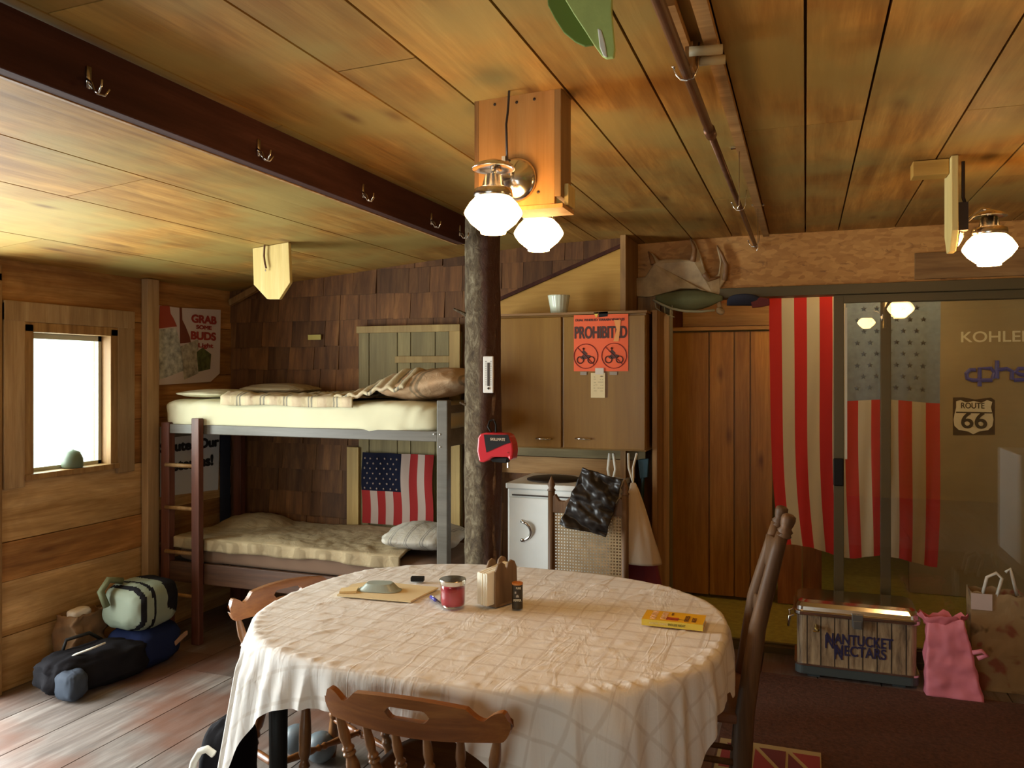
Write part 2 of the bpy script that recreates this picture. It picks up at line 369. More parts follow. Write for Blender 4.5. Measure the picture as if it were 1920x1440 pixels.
# window_1 in the left wall
wf = M()
wf.box(XL-.10, XL+.02, wy0-.05, wy0, wz0-.02, wz1+.04); wf.box(XL-.10, XL+.02, wy1, wy1+.05, wz0-.02, wz1+.04)
wf.box(XL-.10, XL+.02, wy0-.05, wy1+.05, wz1, wz1+.05); wf.box(XL-.10, XL+.035, wy0-.05, wy1+.05, wz0-.03, wz0)
wf.box(XL-.10, XL+.015, wy0-.06, wy1+.06, wz1+.05, 1.875)
w1 = struct('window_1', wf, m_trim, bevel=.003)
q = M(); q.box(XL-.075, XL-.05, wy0, wy0+.022, wz0, wz1); q.box(XL-.075, XL-.05, wy1-.022, wy1, wz0, wz1); q.box(XL-.075, XL-.05, wy0, wy1, wz1-.03, wz1); q.box(XL-.075, XL-.05, wy0, wy1, wz0, wz0+.02)
q.build('window_frame', plain('window_sash', (.42, .42, .34), .5), w1)
q = M(); q.box(XL-.066, XL-.062, wy0+.02, wy1-.02, wz0+.02, wz1-.03); q.build('window_glass', m_glass, w1)
q = M(); q.box(XL, XL+.022, wy0-.16, wy0-.05, wz0-.06, 1.92); q.box(XL, XL+.022, wy1+.05, wy1+.17, wz0-.06, 1.92); q.box(XL, XL+.024, wy0-.16, wy1+.17, 1.83, 1.93)
struct('trim_1', q, wood('window_casing', (.26, .15, .07), (.38, .24, .12), (.48, .33, .18), 'z', blotch=.3, var=.4, knots=.2), bevel=.003)
q = M(); q.box(XL, XL+.05, 3.70, 3.79, 0, ceil_z(XL)); struct('trim_2', q, wood('corner_post', (.34, .20, .09), (.46, .29, .14), (.55, .37, .19), 'z', blotch=.2, var=.2, knots=.2), bevel=.004)
q = M(); q.box(XL-.05, XL+.02, dy1, dy1+.09, 0, 2.06); q.box(XL-.05, XL+.02, dy0-.09, dy0, 0, 2.06); q.box(XL-.05, XL+.02, dy0-.09, dy1+.09, 2.02, 2.10); struct('trim_3', q, m_trim, bevel=.003)
# right and front walls (mostly behind the camera)
wr = M()
z = 0
while z < 2.3: wr.box(XR, XR+.04, YF-.1, YG+.1, z+.002, z+.298); z += .3
wr.box(XR+.04, XR+.12, YF-.3, YG+.3, -.1, 2.5); struct('wall_right', wr, m_wall)
wfz = M(); a0, a1, b0, b1 = -2.05, -.25, .80, 1.90
wfz.box(XL-.1, a0, YF-.1, YF, 0, 2.4); wfz.box(a1, XR+.1, YF-.1, YF, 0, 2.4); wfz.box(a0, a1, YF-.1, YF, 0, b0); wfz.box(a0, a1, YF-.1, YF, b1, 2.4)
struct('wall_front', wfz, m_ply)
q = M(); q.box(a0, a1, YF-.05, YF-.045, b0, b1); w2 = struct('window_2', q, m_glass)
q = M(); q.box(a0, a0+.04, YF-.09, YF+.01, b0, b1); q.box(a1-.04, a1, YF-.09, YF+.01, b0, b1); q.box(-1.17, -1.13, YF-.09, YF+.01, b0, b1); q.box(a0, a1, YF-.09, YF+.01, b0, b0+.04); q.box(a0, a1, YF-.09, YF+.01, b1-.04, b1); q.build('window_frame', m_trim, w2)
# shingled back wall
wb = M(); XS = -.96
row = 0; z = .0
while z < 2.42:
    h = .15+.02*random.random(); x = XL-.05-random.random()*.1
    while x < XS:
        w = random.uniform(.10, .27); x2 = min(x+w, XS)
        zt = min(z+h+.02, 2.45); th = random.uniform(.010, .022)
        wb.prism([(x+.0015, YB-th, z+random.uniform(-.006, .004)), (x2-.0015, YB-th, z+random.uniform(-.006, .004)), (x2-.0015, YB-.002, zt), (x+.0015, YB-.002, zt)], (0, .01, 0)); x = x2
    z += h
wb.box(XL-.3, XS, YB, YB+.10, -.1, 2.5, r=.0)
struct('wall_back', wb, m_shin)
# plywood gable panel and strand-board header over the sliding door
q = M()
P = [atY(935, 562, 4.47), atY(1171, 459, 4.47), atY(1171, 590, 4.47), atY(935, 590, 4.47)]
q.prism(P, (0, .015, 0)); struct('trim_4', q, m_ply)
q = M(); a = atY(925, 566, 4.455); b = atY(1171, 458, 4.455); q.bar(a, b, .02, .014, up=(0, 1, 0)); struct('trim_5', q, m_dark)
wo = M(); wo.box(XS, XR+.1, YG-.05, YG+.06, 2.055, 2.5); struct('wall_back_upper', wo, m_osb)
q = M(); q.box(XS-.01, XS+.02, 4.40, YG-.05, 0, 2.45); struct('trim_6', q, m_trim)
q = M(); q.box(XS+.02, -.84, YG-.06, YG+.06, 0, 2.06); q.box(-.86, -.80, YG-.09, YG+.05, 0, 2.07); q.box(-.80, -.775, YG-.06, YG+.05, 0, 2.07); struct('trim_7', q, m_trim, bevel=.003)
q = M(); q.box(1.64, XR+.1, YG-.04, YG+.06, 0, 2.06); struct('trim_8', q, m_ply)
q = M(); a = atY(1715, 475, YG-.06); q.box(a.x, XR, YG-.07, YG-.05, 2.07, a.z); struct('trim_9', q, m_trimx, bevel=.002)
# sliding glass door
dr = M(); DX0, DX1 = -.775, 1.64
dr.box(DX0, DX1, YG-.10, YG+.03, 2.0, 2.055); dr.box(DX0, DX0+.03, YG-.08, YG+.03, .03, 2.0); dr.box(DX1-.04, DX1, YG-.08, YG+.03, .03, 2.0)
dr.box(DX0, DX1, YG-.085, YG-.06, 0, .035); dr.box(DX0, DX1, YG-.04, YG-.03, 0, .03); dr.box(DX0, DX1, YG+.005, YG+.03, 0, .03); dr.box(DX0, DX1, YG-.08, YG+.04, -.005, .012)
d1 = struct('door_1', dr, m_al, bevel=.002)
def sash(x0, x1, y, w=.052):
    q = M(); q.box(x0, x0+w, y-.014, y+.014, .03, 2.0); q.box(x1-w, x1, y-.014, y+.014, .03, 2.0)
    q.box(x0, x1, y-.013, y+.013, .03, .09); q.box(x0, x1, y-.013, y+.013, 1.955, 2.0); o = q.build('sliding_panel', m_al, d1, bevel=.003)
    q = M(); q.box(x0+w-.004, x1-w+.004, y-.002, y+.002, .085, 1.96); q.build('glass_pane', m_glass, o); return o
sp = sash(.147, 1.40, YG-.045); sash(.385, 1.60, YG+.002)
q = M(); h = atY(1572, 885, YG-.07); q.box(h.x-.026, h.x+.026, YG-.085, YG-.059, h.z-.075, h.z+.075); q.build('door_handle', m_black, sp, bevel=.006)
q = M(); q.box(.203, .215, YG-.062, YG-.054, 1.1, 1.93); q.build('weather_strip', plain('pale_weather_strip', (.6, .55, .42), .6), sp)
# far room behind the sliding door
q = M(); q.box(-1.9, 3.6, YG+.03, 8.0, -.06, -.004); struct('floor_back_room', q, plain('yellow_green_lino', (.30, .26, .055), .4, noise_amt=.25, nscale=25))
q = M(); q.box(-1.9, 3.6, YG+.06, 8.0, 2.30, 2.36); struct('ceiling_back_room', q, m_ply)
q = M(); YD = 5.76; ddx0, ddx1, ddz = -.915, -.19, 1.86
for a, b in ((-1.9, -1.6), (-1.6, -1.3), (-1.3, ddx0-.01), (ddx1+.01, -.02), (-.02, .105)): q.box(a+.002, b-.002, YD, YD+.05, 0, 2.3)
q.box(ddx0-.01, ddx1+.01, YD, YD+.05, ddz+.02, 2.3); struct('wall_back_room', q, wood('far_room_boards', (.22, .08, .025), (.36, .14, .045), (.46, .20, .07), 'z', knots=.5, blotch=.2, var=.4))
q = M(); q.box(ddx0-.06, ddx0-.01, YD-.03, YD+.02, 0, ddz+.03); q.box(ddx0-.06, .1, YD-.03, YD+.02, ddz+.01, ddz+.035); q.box(ddx0+.1, .12, YD-.02, YD-.001, ddz+.04, ddz+.20); struct('trim_10', q, m_trimx)
xs = [ddx0]+[atY(k, 700, YD).x for k in (1330, 1377, 1407)]+[ddx1-.02]
q = M()
for a, b in zip(xs[:-1], xs[1:]): q.box(a+.005, b-.005, YD-.012, YD+.03, .02, ddz)
q.box(ddx0, ddx1-.02, YD+.01, YD+.035, .02, ddz, r=0); d2 = struct('door_2', q, m_door)
q = M(); a = atY(1295, 666, YD-.008); q.box(a.x-.018, a.x+.018, YD-.009, YD-.005, a.z-.035, a.z+.035); q.build('number_plate', plain('worn_white_tag', (.65, .6, .5), .6, noise_amt=.4, nscale=80), d2)
YT = 6.37; q = M(); q.box(.70, 3.6, YT, YT+.05, 0, 2.3); struct('wall_back_tan', q, plain('tan_panel', (.29, .215, .11), .55, noise_amt=.12, nscale=3))
q = M(); q.box(.70, 3.6, YT-.03, YT, 2.13, 2.19); struct('trim_11', q, plain('lit_yellow_strip', (.7, .6, .22), .5))  # yellow colour stands in for warm light along the wall top
q = M(); q.box(-1.9, 3.6, 8.0, 8.06, 0, 2.3); struct('wall_back_far', q, plain('olive_wall', (.16, .12, .045), .8, noise_amt=.2, nscale=4))
q = M(); q.box(-1.96, -1.9, YG, 8.0, 0, 2.3); q.box(3.6, 3.66, YG, 8.0, 0, 2.3); struct('wall_back_sides', q, m_ply)
bulb = thing('ceiling_bulb', 'warm bare bulb in the back room behind the door header', 'light', (.45, 5.40, 2.17))
q = M(); q.lathe([(.001, -.04), (.02, -.035), (.032, 0), (.02, .035), (.012, .06)], 16, Matrix.Translation((.45, 5.40, 2.17))); q.build('bulb', plain('bulb_glow', (1, .9, .6), emis=(1, .78, .40), est=380), bulb, smooth=True)
q = M(); q.tube([(.45, 5.40, 2.22), (.45, 5.40, 2.30)], .02); q.build('socket', m_black, bulb)

# ------------------------------------------------------------------ beam with hooks, log post
bm = thing('ceiling_beam', 'dark brown stained ceiling beam with coat hooks running to the log post', 'beam', (-1.56, 1.5, 2.19))
q = M(); q.box(-1.558, -1.52, YF, 3.50, 2.185, 2.318); q.build('beam', m_dark, bm, bevel=.003)
q = M(); q.box(-1.570, -1.559, YF, 3.50, 2.183, 2.20); q.build('edge_strip', m_trimx, bm)
hk = M()
hk.box(-.001, .004, -.006, .006, -.02, .03)
hk.tube([(.003, -.006, .0), (.02, -.007, -.012), (.028, -.008, -.030), (.040, -.008, -.036), (.048, -.008, -.022), (.050, -.008, -.008)], .0028, 6)
hk.tube([(.003, .0, -.01), (.012, .014, -.028), (.022, .026, -.03), (.03, .032, -.014)], .0028, 6)
proto = None
for (px, py) in ((165, 140), (484, 287), (680, 372), (808, 428), (883, 462)):
    p = atX(px, py, -1.52); 
    if p.y > 3.42: p.y = 3.43
    if proto is None: h = hk.build('coat_hook', m_chrome, bm, local=True, smooth=True); proto = h
    else: h = proto.copy(); C.objects.link(h); h.parent = bm
    h.location = Vector((-1.52, p.y, 2.232))-Vector(bm['_loc'])
lp = thing('log_post', 'peeled log post with grey bark holding up the ceiling beam', 'post', (-1.48, 3.62, 0))
def logf(u, v):
    a = 2*PI*u; r = .088+.008*nz(math.cos(a)*2, math.sin(a)*2, v*5)+.004*nz(math.cos(a)*6, math.sin(a)*6, v*22)
    return Vector((-1.48+r*math.cos(a), 3.62+r*math.sin(a), v*2.32))
q = M(); q.grid(logf, 40, 90, True); lo = q.build('trunk', m_bark, lp, smooth=True)
def barkf(u, v):
    r = .014+.007*nz(v*16, u*3)
    a = 2*PI*u; zz = .35+1.55*v; return Vector((-1.415+.01*nz(zz*5)+r*math.cos(a), 3.585+.9*r*math.sin(a), zz))
q = M(); q.grid(barkf, 10, 60, True); q.build('bark_strip', plain('loose_bark', (.17, .10, .055), .9, noise_amt=.6, nscale=40, bmp=.8), lp, smooth=True)
for (x, y, L) in ((858, 585, .05), (870, 760, .03)):
    q = M(); p = atY(x+6, y, 3.56); q.tube([p+Vector((.03, .03, -.02)), p, p+Vector((-.03, -.02, .015))], [.012, .008, .005], 6); q.build('branch_stub', m_bark, lp)

# ------------------------------------------------------------------ lamps
m_globe = plain('lit_opal_glass', (1, .95, .85), .3, emis=LAMP_COL, est=LAMP_STR)
def globe_prof(s=1): return [(p[0]*s, p[1]*s) for p in [(.046, .048), (.048, .040), (.062, .026), (.074, .007), (.0765, .0), (.074, -.007), (.060, -.026), (.038, -.044), (.034, -.046), (.033, -.053), (.001, -.054)]]
def sconce(label, at, back, s=1.0, dish=True, grp=None):
    """at = globe centre, back = point on the board where the round plate sits"""
    at = Vector(at); back = Vector(back)
    t = thing('wall_sconce', label, 'lamp', tuple(back)); T = Matrix.Translation(at)
    q = M(); q.lathe(globe_prof(s), 32, T); q.build('globe_shade', m_globe, t, smooth=True)
    q = M(); q.lathe([(.001, .10*s), (.022*s, .10*s), (.03*s, .070*s), (.049*s, .062*s), (.052*s, .047*s), (.050*s, .038*s)], 28, T); q.build('fitter_collar', m_chrome, t, smooth=True)
    d = (back-at); d.z = 0; L = d.length; d.normalize()
    R = Matrix((Vector((-d.y, d.x, 0)), Vector((0, 0, 1)), -d)).transposed().to_4x4(); R.translation = back
    q = M(); q.lathe([(.062, 0), (.062, .006), (.052, .014), (.03, .026), (.014, .032), (.001, .034)], 32, R); q.build('back_plate', m_chrome, t, smooth=True)
    q = M(); q.tube([back-d*.02, back-d*(.3*L)+Vector((0, 0, .03)), at+d*.25*L+Vector((0, 0, .125*s)), at+Vector((0, 0, .12*s)), at+Vector((0, 0, .09*s))], .008, 10); q.build('arm', m_chrome, t, smooth=True)
    if dish:
        q = M(); q.lathe([(.008, .142), (.02, .138), (.045, .128), (.056, .119), (.058, .115), (.055, .115), (.043, .122), (.01, .13)], 32, T); q.build('reflector_dish', m_chrome, t, smooth=True)
    return t
# boxed wooden hanger with two lamps
bx = thing('ceiling_hanger_box', 'plywood hanger box on the ceiling carrying the two lit lamps over the table', 'bracket', (-.76, 2.17, 2.02))
p0 = atY(897, 180, 2.10); p1 = atY(1040, 170, 2.10); zb = atY(1000, 385, 2.10).z
mbx = wood('hanger_box_wood', (.50, .24, .06), (.60, .30, .09), (.66, .36, .12), 'z', knots=.3, blotch=.12, var=.1)
q = M(); q.box(p0.x, p1.x, 2.10, 2.12, zb, 2.350); q.build('front_board', mbx, bx, bevel=.002)
q = M(); q.box(p1.x-.001, p1.x+.018, 2.10, 2.20, zb+.02, 2.350); q.build('side_board', wood('hanger_side_wood', (.28, .15, .05), (.36, .20, .07), (.42, .25, .09), 'z', knots=.2, blotch=.2, var=.1), bx, bevel=.002)
q = M(); q.box(p0.x-.012, p0.x, 2.10, 2.25, zb+.02, 2.348); q.build('side_board', m_trim, bx)
q = M(); q.box(p0.x+.1, p1.x+.024, 2.095, 2.21, zb-.012, zb-.001); q.build('bottom_board', mbx, bx)
q = M(); q.box(p1.x+.0185, p1.x+.03, 2.13, 2.2, zb+.001, zb+.06); q.build('corner_block', m_pale, bx)
for (a, b) in ((928, 196), (969, 192), (1002, 186), (1009, 360)):
    q = M(); p = atY(a, b, 2.099); q.lathe([(.004, 0), (.0045, .001), (.001, .002)], 8, Matrix.Translation(p) @ Euler((PI/2, 0, 0)).to_matrix().to_4x4()); q.build('nail_head', m_iron, bx)
g1 = atY(925, 400, 1.95); k1 = atY(967, 338, 2.098)
la = sconce('lit sconce lamp nearest the camera with round chrome back plate and dish', g1, k1)
q = M(); a = atY(955, 165, 2.06); b = atY(951, 300, 2.05); a.z = 2.352
q.tube([a+Vector((.02, 0, 0)), a, a+Vector((-.004, 0, -.06)), (a+b)/2+Vector((-.006, 0, 0)), b, Vector((k1.x-.01, 2.075, k1.z+.05))], .0035, 8); q.build('cord', m_iron, la, smooth=True)
q = M(); q.box(b.x-.014, b.x-.004, b.y-.006, b.y+.006, b.z-.02, b.z+.01); q.build('cord_clip', m_offw, la)
g2 = atY(1010, 438, 2.34); sconce('lit sconce lamp on the far side of the plywood hanger box', g2, (g2.x, 2.212, g2.z+.12), dish=False)
# right bracket board with lamp
g3 = atY(1855, 466, 3.32); pb = atY(1783, 318, 3.32)
br = thing('ceiling_bracket', 'pale tapered bracket board hanging from the ceiling beside the right lamp', 'bracket', (pb.x, 3.3, 2.0))
zb = atY(1775, 474, 3.32).z; ztop = ceil_z(pb.x)-.003
q = M(); q.prism([(pb.x-.01, 3.24, ztop), (pb.x-.01, 3.40, ztop), (pb.x-.01, 3.40, zb+.07), (pb.x-.01, 3.35, zb), (pb.x-.01, 3.29, zb), (pb.x-.01, 3.24, zb+.07)], (.022, 0, 0)); q.build('board', m_pale, br, bevel=.002)
q = M(); q.box(pb.x-.13, pb.x-.012, 3.28, 3.36, ztop-.055, ztop); q.build('cleat', m_ply, br, bevel=.002)
q = M(); q.tube([(pb.x+.03, 3.26, ztop-.02), (pb.x+.03, 3.26, ztop-.15), (pb.x+.04, 3.27, zb+.16)], .006); q.box(pb.x+.012, pb.x+.045, 3.25, 3.29, zb+.07, zb+.17); q.build('cable_box', m_iron, br)
sconce('lit sconce lamp beside the pale bracket board at the right edge', g3, (pb.x+.013, 3.32, g3.z+.07), s=1.16)
# fourth lamp beside the camera, seen as a reflection in the door glass
sconce('lit sconce lamp hanging right of the camera, mirrored in the door glass', (.52, 1.58, 2.03), (.66, 1.58, 2.10))
q = M(); q.box(.66, .68, 1.50, 1.66, 1.98, 2.352); tag(q.build('ceiling_bracket', m_pale), 'pale bracket board above the lamp right of the camera', 'bracket')
# empty pale bracket board over the bunk
p = atY(511, 500, 3.45); pz = ceil_z(p.x)-.003
br = thing('ceiling_bracket', 'empty pale yellow bracket board with curved hook hanging above the bunk bed', 'bracket', (p.x, 3.45, p.z-.13))
def pt(x, y): v = atY(x, y, 3.45); return (v.x, 3.44, min(v.z, ceil_z(v.x)-.002))
q = M(); q.prism([pt(476, 440), pt(478, 534), pt(503, 561), pt(526, 561), pt(546, 530), pt(543, 438)], (0, .022, 0)); q.build('board', m_pale, br, bevel=.002)
q = M(); a = [atY(x, y, 3.425) for x, y in ((500, 447), (496, 460), (495, 480), (497, 495), (499, 503))]; q.tube(a, .005, 8); q.tube([atY(x, y, 3.42) for x, y in ((509, 446), (514, 452), (520, 453), (524, 447))], .004, 6); q.build('hook', m_rust, br, smooth=True)
q = M(); a = atY(498, 507, 3.425); q.lathe([(.001, -.006), (.006, 0), (.001, .006)], 10, Matrix.Translation(a)); q.build('screw', m_chrome, br)

# ------------------------------------------------------------------ pipe under the ceiling
pp = thing('ceiling_pipe', 'brown iron pipe held by hooks running along the ceiling to the back wall', 'pipe', (-.27, 2.5, 2.27))
q = M(); q.tube([(-.265, -.3, 2.285), (-.265, 2.45, 2.285)], .013, 12); q.tube([(-.265, 2.4, 2.285), (-.265, 2.46, 2.285)], .017, 12); q.tube([(-.265, 2.46, 2.285), (-.262, 4.72, 2.285)], .0105, 12); q.build('pipe', m_rust, pp, smooth=True)
for y in (1.93, 3.55, 4.6):
    q = M(); q.tube([(-.296, y, 2.30), (-.288, y, 2.282), (-.278, y, 2.270), (-.265, y, 2.2665), (-.25, y, 2.270), (-.240, y, 2.29), (-.236, y, 2.353)], .0028, 6); q.lathe([(.002, 0), (.006, .003), (.002, .006)], 8, Matrix.Translation((-.296, y, 2.30))); q.build('pipe_hook', m_chrome, pp, smooth=True)
q = M(); q.box(-.222, -.190, -.3, 4.7, 2.335, 2.353); tag(q.build('ceiling_batten', m_trimx), 'narrow wooden batten on the ceiling right beside the iron pipe', 'batten')
first = None
for (x, y, lab) in ((1386, 275, 'thin metal hanger rod nearer the camera beside the ceiling pipe'), (1421, 384, 'thin metal hanger rod farther along the ceiling pipe near the back wall')):
    p = atZ(x, y, 2.352); t = thing('hanger_rod', lab, 'hook', tuple(p), group=None)
    q = M(); q.box(p.x-.028, p.x+.028, p.y-.008, p.y+.008, 2.346, 2.353); q.build('plate', m_chrome, t)
    q = M(); q.tube([(p.x, p.y, 2.348), (p.x, p.y, 2.15), (p.x-.006, p.y, 2.138)], .002, 6); q.build('rod', m_chrome, t, smooth=True)
p = atZ(1312, 75, 2.353)
t = thing('curtain_bracket', 'pale metal bracket with two cylinders on the ceiling beside the pipe', 'bracket', tuple(p))
q = M(); q.box(p.x-.045, p.x-.02, p.y-.25, p.y+.12, 2.330, 2.352); q.box(p.x-.03, p.x-.012, p.y-.03, p.y+.03, 2.28, 2.34); q.build('rail', m_trimx, t)
m_roller = plain('aged_plastic', (.50, .40, .22), .6)
for dy in (-.035, .03):
    q = M(); q.tube([(p.x-.02, p.y+dy, 2.315), (p.x+.055, p.y+dy+.01, 2.315)], .011, 12); q.build('roller', m_roller, t, smooth=True)
# green cloth hanging near the camera
gc = thing('hanging_cloth', 'light green cloth hanging from the ceiling at the top edge', 'cloth', (-.28, 1.38, 2.2))
YC = 1.35
def gcl(pts, yo, th, mat_, name):
    q = M(); q.prism([tuple(atY(x, y, YC+yo)) for x, y in pts], (0, th, 0)); return q.build(name, mat_, gc, bevel=.002)
m_gr = plain('sage_green_cloth', (.42, .52, .16), .85, noise_amt=.1, nscale=20, bmp=.3)
gcl([(1020, -60), (1027, 10), (1040, 35), (1056, 60), (1078, 78), (1096, 86), (1112, 84), (1090, 20), (1075, -60)], .06, .008, plain('dark_green_lining', (.13, .19, .03), .9), 'lining')
gcl([(1052, -60), (1060, 0), (1075, 25), (1095, 55), (1112, 82), (1128, 104), (1136, 108), (1150, 106), (1152, 90), (1146, 20), (1148, -60)], .03, .012, m_gr, 'front_panel')
gcl([(1120, 52), (1127, 56), (1134, 80), (1138, 107), (1131, 105), (1124, 88)], .025, .004, m_offw, 'white_fold')

# ------------------------------------------------------------------ bunk bed
BX0, BX1, BY0, BY1 = -3.60, -1.76, 3.75, 4.44
bd = thing('bunk_bed', 'dark wooden bunk bed with ladder against the shingled wall', 'bunk bed', ((BX0+BX1)/2, (BY0+BY1)/2, 0))
for (x, y, zt, w) in ((BX1-.03, BY0, 1.43, .06), (BX1-.03, BY1-.05, 1.43, .06), (BX0, BY0, 1.28, .06), (BX0, BY1-.05, 1.28, .06)):
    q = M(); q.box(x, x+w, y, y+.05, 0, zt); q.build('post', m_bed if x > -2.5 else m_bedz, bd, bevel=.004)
for z in (1.215, .40):
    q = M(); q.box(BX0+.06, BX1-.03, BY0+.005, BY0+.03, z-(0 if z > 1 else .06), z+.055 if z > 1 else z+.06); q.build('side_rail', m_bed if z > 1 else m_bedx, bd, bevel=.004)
    q = M(); q.box(BX0+.06, BX1-.03, BY1-.03, BY1-.005, z, z+.06); q.build('side_rail', m_bed, bd)
    q = M(); q.box(BX1-.01, BX1+.012, BY0+.05, BY1-.05, z-.03, z+.06); q.build('end_rail', m_bed, bd, bevel=.003)
    q = M(); q.box(BX0+.01, BX0+.03, BY0+.05, BY1-.05, z-.03, z+.06); q.build('end_rail', m_bed, bd, bevel=.003)
q = M(); q.box(BX1-.01, BX1+.012, BY0+.05, BY1-.05, 1.36, 1.40); q.build('head_rail', m_bed, bd, bevel=.003)
for z in (1.215, .42):
    q = M()
    for k in range(10):
        x = BX0+.12+k*.175; q.box(x, x+.07, BY0+.03, BY1-.03, z+.002, z+.02)
    q.build('slats', m_bed, bd)
q = M(); x = -3.335; q.box(x, x+.055, BY0-.045, BY0-.005, 0, 1.31); ld = q.build('ladder', m_bedz, bd, bevel=.004)
for z in (1.03, .78, .52, .27): 
    q = M(); q.tube([(BX0+.05, BY0-.015, z), (x+.01, BY0-.022, z)], .012, 8); q.build('rung', m_trim, ld, smooth=True)
for (dx, z) in ((-.01, 1.255), (-.045, 1.255), (-.01, 1.19)): q = M(); q.lathe([(.005, 0), (.004, .003), (.001, .004)], 8, Matrix.Translation((BX1+dx, BY0-.001, z)) @ Euler((PI/2, 0, 0)).to_matrix().to_4x4()); q.build('bolt', m_chrome, bd)
def mattress(x0, x1, y0, y1, z0, z1, wr=.006, seed=0, sag=0):
    cx, cy, cz = (x0+x1)/2, (y0+y1)/2, (z0+z1)/2; ax, ay, az = (x1-x0)/2, (y1-y0)/2, (z1-z0)/2
    def f(u, v):
        a = 2*PI*u; b = PI*(v-.5)
        def sg(t, e): return math.copysign(abs(t)**e, t)
        x = sg(math.cos(b), .28)*sg(math.cos(a), .22); y = sg(math.cos(b), .28)*sg(math.sin(a), .22); z = sg(math.sin(b), .35)
        p = Vector((cx+ax*x, cy+ay*y, cz+az*z)); 
        n = noise.noise(Vector((p.x*4+seed, p.y*4, p.z*9+p.x*6)))*wr*2.0+noise.noise(Vector((p.x*13, p.z*20-p.x*16, seed)))*wr
        return p+Vector((x, y, z*.6))*n
    q = M(); q.grid(f, 160, 48, True); return q
def drape(x0, x1, y0, y1, zt, over_f, mat_, name, seed, amp=.018, rise=None, nx=150, ny=60, th=.012, hemj=.02):
    """a blanket lying on a mattress, hanging a little over the front edge"""
    def f(u, v):
        x = x0+(x1-x0)*u; Lf = over_f*(1+.3*nz(x*3, seed)); tot = (y1-y0)+Lf; s = v*tot
        n = nz(x*5, s*5, seed)*amp+nz(x*14+s*8, s*9, seed+3)*amp*.55+nz(x*30, s*26, seed)*amp*.25
        if s < Lf: 
            d = Lf-s; p = Vector((x, y0-.012-.006*math.sin(x*40)-abs(n)*.6, zt-d+.012))
        else:
            yy = y0+(s-Lf); k = min(1, (s-Lf)/.05); p = Vector((x, yy-.012*(1-k), zt+.012+abs(n)*1.2*k+.03*k*max(0, nz(x*2.2, yy*2.5, seed+9)+.2)))
        if rise: p.z += rise(p.x, p.y)
        return p
    q = M(); q.grid(f, nx, ny); o = q.build(name, mat_, smooth=True, solid=th); return o
mt = mattress(BX0-.03, BX1-.03, BY0+.005, BY1-.01, 1.238, 1.42, .006, 1); tag(mt.build('mattress', m_sheet, smooth=True), 'mattress in a cream sheet on the top bunk', 'mattress')
mt = mattress(BX0+.04, BX1-.05, BY0+.035, BY1-.04, .445, .575, .004, 5); tag(mt.build('mattress', plain('brown_mattress', (.15, .085, .05), .9), smooth=True), 'brown mattress on the lower bunk', 'mattress')
o = drape(BX0+.45, BX1-.52, BY0+.0, BY1-.03, 1.425, .05, m_comf, 'comforter', 2.0, .018, rise=lambda x, y: .0)
tag(o, 'cream striped comforter pushed back on the top bunk', 'comforter')
o = drape(BX0+.08, BX1-.25, BY0+.03, BY1-.03, .585, .06, m_comf2, 'comforter', 8.0, .012, rise=lambda x, y: .05*max(0, 1-((x-BX0-.3)/.25)**2-((y-4.25)/.2)**2)); tag(o, 'tan quilted comforter covering the lower bunk', 'comforter')
def pillow(cx, cy, z0, ax, ay, az, rz, seed, mat_, name, tilt=(0, 0), pw=.55):
    R = Euler((tilt[0], tilt[1], rz)).to_matrix()
    def f(u, v):
        a = 2*PI*u; b = PI*(v-.5)
        def sg(t, e): return math.copysign(abs(t)**e, t)
        x = sg(math.cos(b), .7)*sg(math.cos(a), pw); y = sg(math.cos(b), .7)*sg(math.sin(a), pw); z = math.sin(b)*(1-.35*abs(x)**2.5)*(1-.35*abs(y)**2.5)
        n = 1+.09*nz(x*2.2+seed, y*2.2, z)+.05*nz(x*6+seed, y*6, z*2)
        return Vector((cx, cy, z0+az))+R @ Vector((ax*x*n, ay*y*n, az*z*n))
    q = M(); q.grid(f, 64, 28, True); return q.build(name, mat_, smooth=True)
o = pillow(-1.96, 4.08, 1.425, .27, .30, .085, .15, 3, beddingmat('striped_pillow', (.56, .38, .22), (.30, .22, .13), (.52, .32, .17), 0, .25), 'pillow', (0, -.12)); tag(o, 'large striped pillow at the right end of the top bunk', 'pillow')
def tf(u, v):
    x = -2.40+.42*u; y = BY0-.005+.60*v
    z = 1.44+.145*math.sin(min(1, max(0, u))*PI*.55)**1.6*(.35+.65*min(1, v*3.2))+.012*nz(x*18, y*10)+.008*math.sin(u*34)*(1-v)
    return Vector((x, y, z))
q = M(); q.grid(tf, 60, 40); o = q.build('comforter', m_comf, smooth=True, solid=.018); tag(o, 'bunched comforter corner pulled up against the top bunk pillow', 'comforter')
o = pillow(-3.38, 3.98, 1.422, .20, .20, .026, .1, 11, m_sheet, 'folded_blanket'); tag(o, 'flat cream folded blanket at the left end of the top bunk', 'blanket')
o = pillow(-3.12, 4.24, 1.435, .25, .15, .036, -.05, 15, m_comf2, 'folded_blanket'); tag(o, 'tan folded blanket by the back wall on the top bunk', 'blanket')
o = pillow(-1.98, 4.0, .60, .22, .20, .07, .2, 21, beddingmat('grey_striped_quilt', (.45, .41, .33), (.25, .23, .2), (.5, .46, .4), 0, .09), 'pillow'); tag(o, 'grey striped pillow on the right end of the lower bunk', 'pillow')

